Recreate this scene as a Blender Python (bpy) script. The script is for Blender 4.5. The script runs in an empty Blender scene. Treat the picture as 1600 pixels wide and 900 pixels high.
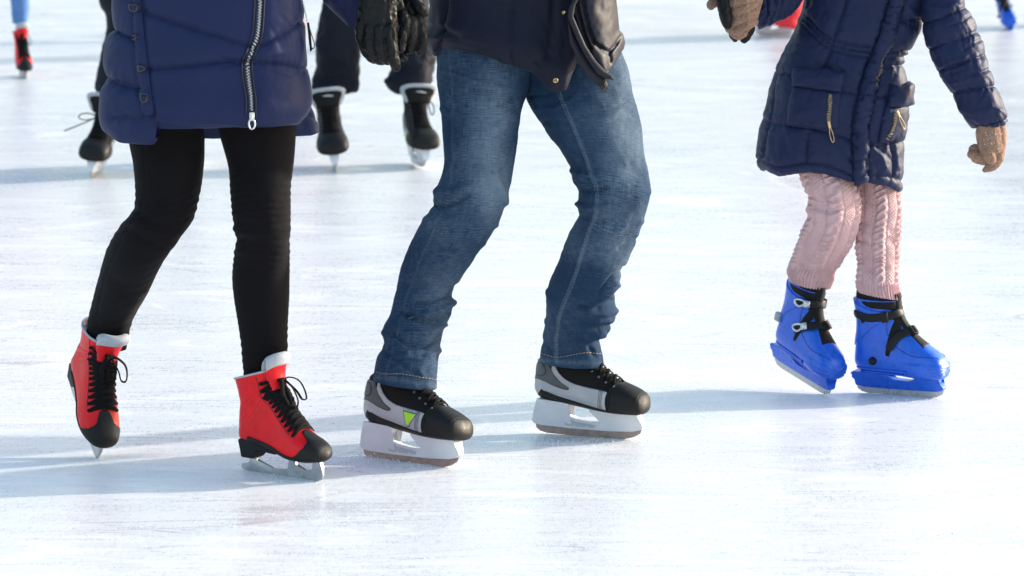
import bpy, bmesh, random
import numpy as np
from math import radians, sin, cos, pi, tan
from mathutils import Vector, Matrix, Euler
from mathutils.bvhtree import BVHTree
from mathutils.geometry import delaunay_2d_cdt

rng = np.random.default_rng(7)
random.seed(7)
scene = bpy.context.scene
coll = scene.collection

# ---------------------------------------------------------------- camera
F = 7000.0                      # focal length in photo pixels (1600 px wide)
TH = radians(8.0)              # looking down
H = 2.03                       # camera height over the ice
cam_d = bpy.data.cameras.new('camera')
cam = bpy.data.objects.new('camera', cam_d)
coll.objects.link(cam)
cam.location = (0, 0, H)
cam.rotation_euler = (pi / 2 - TH, 0, 0)
cam_d.sensor_width = 36.0
cam_d.lens = 36.0 * F / 1600.0
cam_d.clip_start = 0.1
cam_d.clip_end = 2000.0
cam_d.dof.use_dof = True
cam_d.dof.focus_distance = 11.55
cam_d.dof.aperture_fstop = cam_d.lens / 22.0
cam_d.dof.aperture_blades = 9
scene.camera = cam

# ---------------------------------------------------------------- light
SUN_EL = radians(15.0)
SUN_AZ = radians(21.0)          # sun stands to the right and a little behind the skaters
sun_dir = Vector((cos(SUN_EL) * cos(SUN_AZ), cos(SUN_EL) * sin(SUN_AZ), sin(SUN_EL)))
world = bpy.data.worlds.new('World')
scene.world = world
world.use_nodes = True
wn = world.node_tree.nodes
wl = world.node_tree.links
sky = wn.new('ShaderNodeTexSky')
sky.sky_type = 'NISHITA'
sky.sun_disc = False
sky.sun_elevation = SUN_EL
sky.sun_rotation = pi / 2 - SUN_AZ
sky.dust_density = 3.0
sky.ozone_density = 2.6
sky.air_density = 1.45
bg = wn['Background']
bg.inputs['Strength'].default_value = 0.15
wl.new(sky.outputs[0], bg.inputs['Color'])
sun_l = bpy.data.lights.new('sun', 'SUN')
sun_l.energy = 2.0
sun_l.angle = radians(1.2)
sun_l.color = (1.0, 0.955, 0.89)
sun = bpy.data.objects.new('sun', sun_l)
coll.objects.link(sun)
sun.location = (6, 6, 8)
sun.rotation_euler = sun_dir.to_track_quat('Z', 'Y').to_euler()

scene.view_settings.view_transform = 'Standard'
scene.view_settings.look = 'None'
scene.view_settings.gamma = 1.0
scene.view_settings.use_curve_mapping = False
scene.view_settings.exposure = 1.47
scene.render.engine = 'CYCLES'
scene.cycles.max_bounces = 6
scene.cycles.diffuse_bounces = 4
scene.cycles.glossy_bounces = 3
scene.cycles.use_denoising = True

# ---------------------------------------------------------------- photo geometry
FW = np.array([0, cos(TH), -sin(TH)])
UP = np.array([0, sin(TH), cos(TH)])
RT = np.array([1.0, 0, 0])
CP = np.array([0, 0, H])


def ray(px, py):
    return FW + (px - 800) / F * RT - (py - 450) / F * UP


def W(px, py, Y):
    d = ray(px, py)
    return CP + d * (Y / d[1])


def G(px, py, z=0.0):
    d = ray(px, py)
    return CP + d * ((z - H) / d[2])


def proj(P):
    q = P - CP
    z = q @ FW
    return np.stack([800 + F * (q @ RT) / z, 450 - F * (q @ UP) / z], -1)


# ---------------------------------------------------------------- numeric helpers
def vnoise(P, seed=0):
    P = np.asarray(P, float)
    i = np.floor(P).astype(np.int64)
    f = P - i
    f = f * f * (3 - 2 * f)
    out = 0

    def hsh(a, b, c):
        h = (a * 374761393 + b * 668265263 + c * 2147483647 + seed * 144269) & 0xffffffff
        h = ((h ^ (h >> 13)) * 1274126177) & 0xffffffff
        h = h ^ (h >> 16)
        return (h & 0xffff) / 65535.0
    for dx in (0, 1):
        for dy in (0, 1):
            for dz in (0, 1):
                w = (f[..., 0] if dx else 1 - f[..., 0]) * (f[..., 1] if dy else 1 - f[..., 1]) * (f[..., 2] if dz else 1 - f[..., 2])
                out = out + w * hsh(i[..., 0] + dx, i[..., 1] + dy, i[..., 2] + dz)
    return out * 2 - 1


def fbm(P, o=3, seed=0):
    r, a = 0, 1.0
    P = np.asarray(P, float)
    for k in range(o):
        r = r + a * vnoise(P, seed + k)
        P = P * 2.03 + 11.3
        a *= 0.5
    return r


def resamp(rows, n, key=None):
    """Catmull-Rom resampling of control rows to n rows, evenly by chord length."""
    R = np.asarray(rows, float)
    K = R if key is None else key(R)
    d = np.linalg.norm(np.diff(K, axis=0), axis=1)
    u = np.concatenate([[0], np.cumsum(np.maximum(d, 1e-6))])
    u /= u[-1]
    m = np.zeros_like(R)
    m[1:-1] = (R[2:] - R[:-2]) / (u[2:] - u[:-2])[:, None]
    m[0] = (R[1] - R[0]) / (u[1] - u[0])
    m[-1] = (R[-1] - R[-2]) / (u[-1] - u[-2])
    t = np.linspace(0, 1, n)
    k = np.clip(np.searchsorted(u, t, side='right') - 1, 0, len(u) - 2)
    h = (u[k + 1] - u[k])[:, None]
    s = ((t - u[k]) / (u[k + 1] - u[k]))[:, None]
    return ((2 * s ** 3 - 3 * s ** 2 + 1) * R[k] + (s ** 3 - 2 * s ** 2 + s) * h * m[k]
            + (-2 * s ** 3 + 3 * s ** 2) * R[k + 1] + (s ** 3 - s ** 2) * h * m[k + 1])


def spow(c, n):
    return np.sign(c) * np.abs(c) ** (2.0 / n)


def gnormals(V, closed=True):
    if closed:
        du = np.roll(V, -1, 1) - np.roll(V, 1, 1)
    else:
        du = np.gradient(V, axis=1)
    dv = np.gradient(V, axis=0)
    N = np.cross(du, dv)
    N /= np.linalg.norm(N, axis=-1, keepdims=True) + 1e-12
    return N


def pdist(P, poly):
    """distance from 2-D points P[...,2] to a polyline"""
    poly = np.asarray(poly, float)
    best = np.full(P.shape[:-1], 1e9)
    for a, b in zip(poly[:-1], poly[1:]):
        ab = b - a
        L = ab @ ab + 1e-9
        t = np.clip(((P - a) @ ab) / L, 0, 1)
        d = np.linalg.norm(P - a - t[..., None] * ab, axis=-1)
        best = np.minimum(best, d)
    return best


def smooth01(a, b, x):
    t = np.clip((x - a) / (b - a), 0, 1)
    return t * t * (3 - 2 * t)


# ---------------------------------------------------------------- object helpers
def mesh_obj(name, V, Fc, mat, parent=None, origin=None, smooth=True, uv=None):
    V = np.asarray(V, float).reshape(-1, 3)
    if origin is not None:
        V = V - np.asarray(origin)
    me = bpy.data.meshes.new(name)
    me.from_pydata(V.tolist(), [], Fc)
    if smooth:
        me.polygons.foreach_set('use_smooth', [True] * len(me.polygons))
    if uv is not None:
        l = me.uv_layers.new(name='UVMap')
        idx = np.empty(len(me.loops), dtype=np.int32)
        me.loops.foreach_get('vertex_index', idx)
        l.data.foreach_set('uv', np.asarray(uv)[idx].ravel())
    me.update()
    o = bpy.data.objects.new(name, me)
    for m in (mat if isinstance(mat, (list, tuple)) else [mat]):
        me.materials.append(m)
    coll.objects.link(o)
    if parent is not None:
        o.parent = parent
    return o


def person(loc, label, group=None):
    o = bpy.data.objects.new('person', None)
    coll.objects.link(o)
    o.location = loc
    o.empty_display_size = 0.1
    o['label'] = label
    o['category'] = 'person'
    if group:
        o['group'] = group
    return o


def grid_faces(nr, nc, closed=True, base=0, flip=False):
    F_ = []
    for i in range(nr - 1):
        for j in range(nc if closed else nc - 1):
            j2 = (j + 1) % nc
            q = (base + i * nc + j, base + i * nc + j2, base + (i + 1) * nc + j2, base + (i + 1) * nc + j)
            F_.append(q[::-1] if flip else q)
    return F_


class MB:
    def __init__(s):
        s.V = []
        s.F = []
        s.n = 0

    def add(s, V, Fc):
        V = np.asarray(V, float).reshape(-1, 3)
        s.V.append(V)
        s.F += [tuple(i + s.n for i in f) for f in Fc]
        s.n += len(V)
        return s

    def grid(s, V, closed=True, caps=(True, True), flip=False):
        nr, nc = V.shape[:2]
        Fc = grid_faces(nr, nc, closed, 0, flip)
        if closed and caps[0]:
            f = tuple(range(nc))
            Fc.append(f if flip else f[::-1])
        if closed and caps[1]:
            f = tuple((nr - 1) * nc + j for j in range(nc))
            Fc.append(f[::-1] if flip else f)
        return s.add(V, Fc)

    def tube(s, P, r, n=8, N=None, flat=1.0, round_ends=True):
        """swept tube; r radius (scalar or per point); N = surface normals, flat = thickness / width"""
        P = np.asarray(P, float)
        k = len(P)
        r = np.broadcast_to(np.asarray(r, float), (k,)).copy()
        T = np.gradient(P, axis=0)
        T /= np.linalg.norm(T, axis=1, keepdims=True) + 1e-12
        if N is None:
            ref = np.array([0.13, 0.2, 1.0])
            N_ = []
            n0 = np.cross(T[0], np.cross(ref, T[0]))
            if np.linalg.norm(n0) < 1e-3:
                n0 = np.cross(T[0], np.cross(np.array([1., 0, 0]), T[0]))
            for t in T:
                n0 = n0 - t * (n0 @ t)
                n0 = n0 / (np.linalg.norm(n0) + 1e-12)
                N_.append(n0)
            N = np.array(N_)
        else:
            N = np.broadcast_to(np.asarray(N, float), (k, 3))
            N = N - T * (N * T).sum(1, keepdims=True)
            N = N / (np.linalg.norm(N, axis=1, keepdims=True) + 1e-12)
        B = np.cross(T, N)
        if round_ends:
            ang = np.array([0.15, 0.55, 0.85])
            Pa = [P[0] - T[0] * r[0] * np.sqrt(1 - a * a) for a in ang]
            Pb = [P[-1] + T[-1] * r[-1] * np.sqrt(1 - a * a) for a in ang[::-1]]
            P = np.concatenate([Pa, P, Pb])
            r = np.concatenate([r[0] * ang, r, r[-1] * ang[::-1]])
            N = np.concatenate([[N[0]] * 3, N, [N[-1]] * 3])
            B = np.concatenate([[B[0]] * 3, B, [B[-1]] * 3])
        a = np.linspace(0, 2 * pi, n, endpoint=False)
        V = P[:, None] + r[:, None, None] * (np.cos(a)[None, :, None] * B[:, None] + flat * np.sin(a)[None, :, None] * N[:, None])
        return s.grid(V, flip=True)

    def box(s, c, h, R=None):
        c = np.asarray(c, float)
        pts = np.array([[x, y, z] for x in (-1, 1) for y in (-1, 1) for z in (-1, 1)], float) * np.asarray(h)
        if R is not None:
            pts = pts @ np.asarray(R).T
        return s.add(pts + c, [(0, 1, 3, 2), (4, 6, 7, 5), (0, 4, 5, 1), (2, 3, 7, 6), (0, 2, 6, 4), (1, 5, 7, 3)])

    def build(s, name, mat, parent=None, origin=None, smooth=True, bevel=None, seg=2):
        o = mesh_obj(name, np.concatenate(s.V), s.F, mat, parent, origin, smooth)
        if bevel:
            b = o.modifiers.new('bevel', 'BEVEL')
            b.width = bevel
            b.segments = seg
            b.limit_method = 'ANGLE'
            b.angle_limit = radians(40)
            b.harden_normals = False
            try:
                o.data.set_sharp_from_angle(angle=radians(60))
            except Exception:
                pass
        return o


def sharp(o, deg=40):
    try:
        o.data.set_sharp_from_angle(angle=radians(deg))
    except Exception:
        pass
    return o


# ---------------------------------------------------------------- materials
def new_mat(name):
    m = bpy.data.materials.new(name)
    m.use_nodes = True
    nt = m.node_tree
    return m, nt, nt.nodes['Principled BSDF']


def P(name, col, rough=0.6, noise=None, bump=None, sheen=0.0, metal=0.0, spec=0.5, coat=0.0, coord='Object', bump2=None, emit=None, rvar=0.0):
    """col linear; noise=(scale, amount); bump=(scale, strength, distance)"""
    m, nt, b = new_mat(name)
    nd, lk = nt.nodes, nt.links
    b.inputs['Base Color'].default_value = (*col, 1)
    b.inputs['Roughness'].default_value = rough
    b.inputs['Metallic'].default_value = metal
    b.inputs['Specular IOR Level'].default_value = spec
    b.inputs['Coat Weight'].default_value = coat
    b.inputs['Coat Roughness'].default_value = 0.12
    if sheen:
        b.inputs['Sheen Weight'].default_value = sheen
        b.inputs['Sheen Roughness'].default_value = 0.5
    tc = nd.new('ShaderNodeTexCoord')
    if noise:
        n = nd.new('ShaderNodeTexNoise')
        n.inputs['Scale'].default_value = noise[0]
        n.inputs['Detail'].default_value = 5
        lk.new(tc.outputs[coord], n.inputs['Vector'])
        mr = nd.new('ShaderNodeMapRange')
        mr.inputs['To Min'].default_value = 1 - noise[1]
        mr.inputs['To Max'].default_value = 1 + noise[1]
        mr.inputs['From Min'].default_value = 0.25
        mr.inputs['From Max'].default_value = 0.75
        lk.new(n.outputs['Fac'], mr.inputs['Value'])
        mx = nd.new('ShaderNodeMix')
        mx.data_type = 'RGBA'
        mx.blend_type = 'MULTIPLY'
        mx.inputs[0].default_value = 1.0
        mx.inputs[6].default_value = (*col, 1)
        lk.new(mr.outputs[0], mx.inputs[7])
        lk.new(mx.outputs[2], b.inputs['Base Color'])
        if rvar:
            mr2 = nd.new('ShaderNodeMapRange')
            mr2.inputs['From Min'].default_value = 0.3
            mr2.inputs['From Max'].default_value = 0.7
            mr2.inputs['To Min'].default_value = max(0.05, rough - rvar)
            mr2.inputs['To Max'].default_value = rough + rvar
            lk.new(n.outputs['Fac'], mr2.inputs['Value'])
            lk.new(mr2.outputs[0], b.inputs['Roughness'])
    last = None
    for bp in (bump, bump2):
        if not bp:
            continue
        n = nd.new('ShaderNodeTexNoise')
        n.inputs['Scale'].default_value = bp[0]
        n.inputs['Detail'].default_value = 4
        if len(bp) > 3:
            mp = nd.new('ShaderNodeMapping')
            mp.inputs['Scale'].default_value = bp[3]
            lk.new(tc.outputs[coord], mp.inputs['Vector'])
            lk.new(mp.outputs[0], n.inputs['Vector'])
        else:
            lk.new(tc.outputs[coord], n.inputs['Vector'])
        bn = nd.new('ShaderNodeBump')
        bn.inputs['Strength'].default_value = bp[1]
        bn.inputs['Distance'].default_value = bp[2]
        lk.new(n.outputs['Fac'], bn.inputs['Height'])
        if last:
            lk.new(last.outputs[0], bn.inputs['Normal'])
        last = bn
    if last:
        lk.new(last.outputs[0], b.inputs['Normal'])
    if emit:
        b.inputs['Emission Color'].default_value = (*emit, 1)
    return m


M = {}
M['legging'] = P('black_knit', (.0068, .0055, .0066), .9, (9, .15), (900, .25, .0006), sheen=.03, bump2=(70, .25, .003), spec=.12)
M['navy'] = P('navy_nylon', (.0115, .0185, .068), .58, (5, .12), (1100, .12, .0004), sheen=.03, bump2=(60, .28, .004), spec=.2)
M['navy_dark'] = P('dark_navy_tape', (.010, .013, .036), .7, (30, .15), (900, .3, .0005))
M['navy_child'] = P('child_navy_nylon', (.0118, .0185, .060), .54, (6, .12), (900, .1, .0004), sheen=.03, bump2=(80, .3, .003), spec=.22)
M['coat'] = P('blue_black_cloth', (.0086, .0102, .0245), .65, (7, .15), (1000, .25, .0005), sheen=.04, bump2=(30, .25, .004), spec=.2)
M['coat_sheen'] = P('satin_lining', (.0135, .0135, .023), .54, (8, .15), (500, .1, .0005), bump2=(40, .3, .004), spec=.3)
M['coat_edge'] = P('dark_plum_edge', (.009, .007, .013), .7, (20, .2), (800, .3, .0006))
M['leather'] = P('black_leather', (.006, .0056, .0056), .5, (40, .2), (330, .35, .0008), bump2=(75, .6, .004), spec=.25, rvar=.08)
M['wool'] = P('brown_wool', (.36, .212, .145), .95, (170, .4), (300, 1.0, .004), sheen=.15, bump2=(160, .5, .002), spec=.1)
M['pink'] = P('pink_wool', (.66, .425, .425), .92, (28, .12), (520, .6, .0018), sheen=.1, spec=.1)
M['red'] = P('red_leatherette', (.78, .008, .014), .42, (38, .16), (260, .2, .0008), spec=.28, rvar=.10, bump2=(34, .3, .003))
M['cap_black'] = P('black_rubber', (.0095, .009, .009), .58, (45, .45), (300, .3, .0008), bump2=(40, .2, .002), rvar=.12, spec=.28)
M['lace'] = P('black_lace', (.0075, .007, .0075), .85, (80, .3), (700, .6, .001), spec=.15)
M['felt'] = P('grey_felt', (.43, .445, .47), .95, (60, .1), (500, .5, .001))
M['steel'] = P('blade_steel', (.46, .46, .48), .34, (60, .07), (220, .2, .0006), metal=.75, rvar=.14)
M['steel_rust'] = P('rusty_steel', (.34, .265, .24), .42, (55, .3), (200, .35, .0008), metal=.45, rvar=.12)
M['chrome'] = P('bright_metal', (.78, .77, .74), .3, (60, .15), None, metal=.45)
M['brass'] = P('brass', (.66, .47, .22), .3, (60, .2), None, metal=.5)
M['holder'] = P('white_plastic', (.72, .73, .76), .42, (18, .09), (120, .12, .001), rvar=.08)
M['hk_black'] = P('black_boot_cloth', (.0088, .008, .0078), .68, (30, .2), (800, .5, .0008), rvar=.08, spec=.2)
M['hk_mesh'] = P('black_mesh', (.026, .023, .022), .55, (300, .5), (600, .8, .001))
M['hk_grey'] = P('grey_panel', (.085, .092, .102), .5, (20, .1), (500, .15, .0005))
M['hk_silver'] = P('silver_panel', (.40, .41, .44), .36, (25, .1), (300, .1, .0005), metal=.25)
M['hk_line'] = P('dark_groove', (.03, .03, .034), .6)
M['green'] = P('lime_badge', (.42, .80, .02), .4, (60, .1))
M['blue'] = P('blue_plastic', (.012, .115, .66), .33, (60, .14), (140, .12, .001), spec=.45, coat=.15, rvar=.10)
M['blue_dark'] = P('blue_plastic_edge', (.005, .04, .33), .3, (12, .1), None)
M['strap'] = P('black_strap', (.008, .008, .009), .5, (40, .2), (400, .2, .0006), spec=.28)
M['liner'] = P('black_liner', (.010, .0095, .0095), .7, (40, .2), (300, .3, .001), sheen=.03, spec=.2)
M['recess'] = P('recess_plastic', (.50, .51, .54), .5, (20, .1))
M['grey_plastic'] = P('grey_plastic', (.33, .36, .40), .4, (20, .1))
M['buckle'] = P('silver_buckle', (.66, .70, .74), .28, (60, .2), None, metal=.55)
M['bg_trouser'] = P('dark_snow_trouser', (.0085, .0098, .018), .75, (10, .15), (60, .3, .003), sheen=.03, spec=.2)
M['bg_jeans'] = P('light_blue_denim', (.10, .22, .48), .85, (20, .15), (300, .3, .001))
M['skin'] = P('skin', (.55, .34, .26), .5, (20, .06))
M['hat'] = P('dark_wool', (.03, .03, .045), .95, (60, .2), (300, .6, .002))
M['thread'] = P('tan_thread', (.30, .21, .14), .8, (200, .3))
M['thread_blue'] = P('worn_seam', (.075, .125, .195), .85, (160, .45))
M['white_print'] = P('white_print', (.7, .72, .72), .6)
M['red_cloth'] = P('red_cloth', (.70, .02, .035), .7, (20, .1))
M['snow'] = P('ice_shavings', (.86, .88, .92), .7, (300, .05))


def denim():
    m, nt, b = new_mat('denim')
    nd, lk = nt.nodes, nt.links
    uv = nd.new('ShaderNodeUVMap')
    tc = nd.new('ShaderNodeTexCoord')

    def nz(scale, vec=(1, 1, 1), src=uv.outputs[0], det=3):
        mp = nd.new('ShaderNodeMapping')
        mp.inputs['Scale'].default_value = vec
        lk.new(src, mp.inputs['Vector'])
        n = nd.new('ShaderNodeTexNoise')
        n.inputs['Scale'].default_value = scale
        n.inputs['Detail'].default_value = det
        lk.new(mp.outputs[0], n.inputs['Vector'])
        return n.outputs['Fac']
    h = nz(1, (38, 760, 1))      # weft slubs run round the leg
    v = nz(1, (820, 34, 1))      # warp streaks run down the leg
    big = nz(5, (1, 1, 1), tc.outputs['Object'], 3)

    def rng_(x, a, c, lo, hi):
        r = nd.new('ShaderNodeMapRange')
        r.inputs['From Min'].default_value = a
        r.inputs['From Max'].default_value = c
        r.inputs['To Min'].default_value = lo
        r.inputs['To Max'].default_value = hi
        lk.new(x, r.inputs['Value'])
        return r.outputs[0]

    def mul(a, c, op='MULTIPLY'):
        k = nd.new('ShaderNodeMath')
        k.operation = op
        lk.new(a, k.inputs[0])
        lk.new(c, k.inputs[1])
        return k.outputs[0]
    fac = mul(mul(rng_(h, .3, .7, .72, 1.28), rng_(v, .3, .7, .82, 1.18)), rng_(big, .3, .7, .75, 1.3))
    # wear: the attribute 'wear' marks the faded thigh fronts and hem edges
    at = nd.new('ShaderNodeAttribute')
    at.attribute_name = 'wear'
    ad = nd.new('ShaderNodeMath')
    ad.operation = 'MULTIPLY_ADD'
    lk.new(at.outputs['Fac'], ad.inputs[0])
    ad.inputs[1].default_value = .55
    ad.inputs[2].default_value = .30
    f2 = mul(fac, ad.outputs[0])
    cr = nd.new('ShaderNodeValToRGB')
    cr.color_ramp.elements[0].position = .08
    cr.color_ramp.elements[0].color = (.005, .0165, .046, 1)
    cr.color_ramp.elements[1].position = .95
    cr.color_ramp.elements[1].color = (.15, .205, .265, 1)
    e = cr.color_ramp.elements.new(.42)
    e.color = (.017, .042, .086, 1)
    lk.new(f2, cr.inputs[0])
    lk.new(cr.outputs[0], b.inputs['Base Color'])
    b.inputs['Roughness'].default_value = .88
    b.inputs['Specular IOR Level'].default_value = .12
    b.inputs['Sheen Weight'].default_value = .0
    bn = nd.new('ShaderNodeBump')
    bn.inputs['Strength'].default_value = .35
    bn.inputs['Distance'].default_value = .0008
    lk.new(fac, bn.inputs['Height'])
    bn2 = nd.new('ShaderNodeBump')
    bn2.inputs['Strength'].default_value = .3
    bn2.inputs['Distance'].default_value = .004
    lk.new(nz(26, (1, 1, 1), tc.outputs['Object'], 2), bn2.inputs['Height'])
    lk.new(bn.outputs[0], bn2.inputs['Normal'])
    lk.new(bn2.outputs[0], b.inputs['Normal'])
    return m


M['denim'] = denim()


def ice():
    m, nt, b = new_mat('ice')
    nd, lk = nt.nodes, nt.links
    tc = nd.new('ShaderNodeTexCoord')

    def nz(scale, rot=0, st=(1, 1, 1), det=4, dist=0.0, rough=.55):
        mp = nd.new('ShaderNodeMapping')
        mp.inputs['Rotation'].default_value = (0, 0, radians(rot))
        mp.inputs['Scale'].default_value = st
        lk.new(tc.outputs['Object'], mp.inputs['Vector'])
        n = nd.new('ShaderNodeTexNoise')
        n.inputs['Scale'].default_value = scale
        n.inputs['Detail'].default_value = det
        n.inputs['Roughness'].default_value = rough
        n.inputs['Distortion'].default_value = dist
        lk.new(mp.outputs[0], n.inputs['Vector'])
        return n.outputs['Fac']

    def mr(x, a, c, lo, hi):
        r = nd.new('ShaderNodeMapRange')
        r.inputs['From Min'].default_value = a
        r.inputs['From Max'].default_value = c
        r.inputs['To Min'].default_value = lo
        r.inputs['To Max'].default_value = hi
        lk.new(x, r.inputs['Value'])
        return r.outputs[0]

    def op(o, a, c):
        k = nd.new('ShaderNodeMath')
        k.operation = o
        for i, x in enumerate((a, c)):
            if isinstance(x, (int, float)):
                k.inputs[i].default_value = x
            else:
                lk.new(x, k.inputs[i])
        return k.outputs[0]

    def line(scale, rot, st, width, dist=.3):
        """thin curved blade cuts: level lines of a stretched noise, broken up by another noise"""
        n = nz(scale, rot, st, 1.0, dist)
        a = op('ABSOLUTE', op('SUBTRACT', n, .5), 0)
        l = mr(a, 0, width, 1, 0)
        br = mr(nz(2.3, rot * 3 + 17, (1, 1, 1), 2), .5, .62, 0, 1)
        return op('MULTIPLY', l, br)
    cuts = None
    for sc, rt, st, wd, di in ((.9, 75, (.35, 1.6, 1), .007, .5), (1.2, 100, (.35, 1.8, 1), .007, .4), (.8, 58, (.4, 1.7, 1), .006, .7), (1.5, 122, (.35, 1.6, 1), .008, .5),
                               (1.0, 20, (.4, 1.8, 1), .006, .5), (1.6, 86, (.25, 2.2, 1), .010, .3), (2.1, 66, (.3, 2.4, 1), .012, .3), (2.4, 110, (.3, 2.4, 1), .012, .4), (1.3, -18, (.4, 1.8, 1), .008, .6)):
        c = line(sc, rt, st, wd, di)
        cuts = c if cuts is None else op('MAXIMUM', cuts, c)
    arcs = None
    for sc, rt, st, wd, di in ((.45, 80, (.35, 1.3, 1), 0.0108, .8), (.55, 118, (.4, 1.3, 1), 0.0096, .9), (.5, 48, (.4, 1.2, 1), 0.0096, 1.0), (.7, 10, (.5, 1.4, 1), 0.0084, .8)):
        c = line(sc, rt, st, wd, di)
        arcs = c if arcs is None else op('MAXIMUM', arcs, c)
    nicks = None
    for sc, rt, st, wd, di in ((.7, 84, (.3, 1.5, 1), .0045, .7), (1.0, 64, (.35, 1.5, 1), .0045, .8), (1.2, 108, (.35, 1.7, 1), .005, .6), (.9, 35, (.4, 1.5, 1), .004, .9)):
        c = line(sc * 1.13, rt + 7, st, wd, di)
        nicks = c if nicks is None else op('MAXIMUM', nicks, c)
    frost = nz(1.5, 70, (.6, 1.0, 1), 9, 1.2, .7)                 # frosted / clear patches
    streak = nz(1, 72, (4.0, 75, 1), 5, .8, .65)                  # fine planing and blade streaks, crossing
    streak2 = nz(1, 112, (5.0, 90, 1), 4, .8, .6)
    streak3 = nz(1, 25, (5.0, 60, 1), 4, .8, .6)
    grain = nz(300, 0, (1, .3, 1), 3)
    grain2 = nz(60, 0, (1, .35, 1), 6, 0, .72)
    grain3 = nz(150, 20, (1, .22, 1), 4, .3, .65)
    spk = mr(nz(260, 0, (1, .35, 1), 2), .62, .72, 0, 1)            # loose bright crystals
    white = op('MULTIPLY', mr(frost, .34, .68, 0, 1), .30)
    for t_, w_ in ((streak, .20), (streak2, .18), (streak3, .08), (grain2, .26), (grain3, .20), (grain, .20)):
        white = op('ADD', white, op('MULTIPLY', mr(t_, .33, .67, 0, 1), w_))
    white = op('SUBTRACT', white, op('MULTIPLY', nicks, .30))
    white = op('ADD', white, op('MULTIPLY', spk, .30))
    # far ice greyed in the colour itself, to offset its bright sky reflection
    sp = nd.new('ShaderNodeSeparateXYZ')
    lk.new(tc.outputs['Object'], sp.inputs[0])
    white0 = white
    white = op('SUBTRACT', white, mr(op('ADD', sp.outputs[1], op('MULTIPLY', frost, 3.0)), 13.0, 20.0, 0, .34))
    white = op('ADD', white, op('MULTIPLY', cuts, .45))
    white = op('ADD', white, op('MULTIPLY', arcs, .45))
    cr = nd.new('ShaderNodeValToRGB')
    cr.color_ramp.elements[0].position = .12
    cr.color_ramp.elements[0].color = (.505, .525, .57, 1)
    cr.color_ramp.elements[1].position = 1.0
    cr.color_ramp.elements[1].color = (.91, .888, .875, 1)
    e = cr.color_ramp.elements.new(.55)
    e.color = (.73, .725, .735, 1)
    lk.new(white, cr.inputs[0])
    lk.new(cr.outputs[0], b.inputs['Base Color'])
    lk.new(mr(white0, .1, .8, .11, .36), b.inputs['Roughness'])
    b.inputs['IOR'].default_value = 1.31
    b.inputs['Specular IOR Level'].default_value = .38
    hgt = op('ADD', op('MULTIPLY', grain, .5), op('ADD', op('MULTIPLY', streak, .4), op('ADD', op('MULTIPLY', grain2, .9), op('MULTIPLY', cuts, -.6))))
    bn = nd.new('ShaderNodeBump')
    bn.inputs['Strength'].default_value = .3
    bn.inputs['Distance'].default_value = .0015
    lk.new(hgt, bn.inputs['Height'])
    lk.new(bn.outputs[0], b.inputs['Normal'])
    return m


M['ice'] = ice()

# ---------------------------------------------------------------- the setting
xs = np.concatenate([[-400, -60, -12], np.linspace(-5, 5, 11), [12, 60, 400]])
ys = np.concatenate([[-300, -40, -4], np.linspace(2, 22, 11), [60, 400]])
g = np.array([[(x, y, 0) for x in xs] for y in ys], float)
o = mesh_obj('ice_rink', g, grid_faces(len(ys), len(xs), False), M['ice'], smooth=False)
o['kind'] = 'structure'
o['label'] = 'white scratched skating ice lit by low sun'
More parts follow.
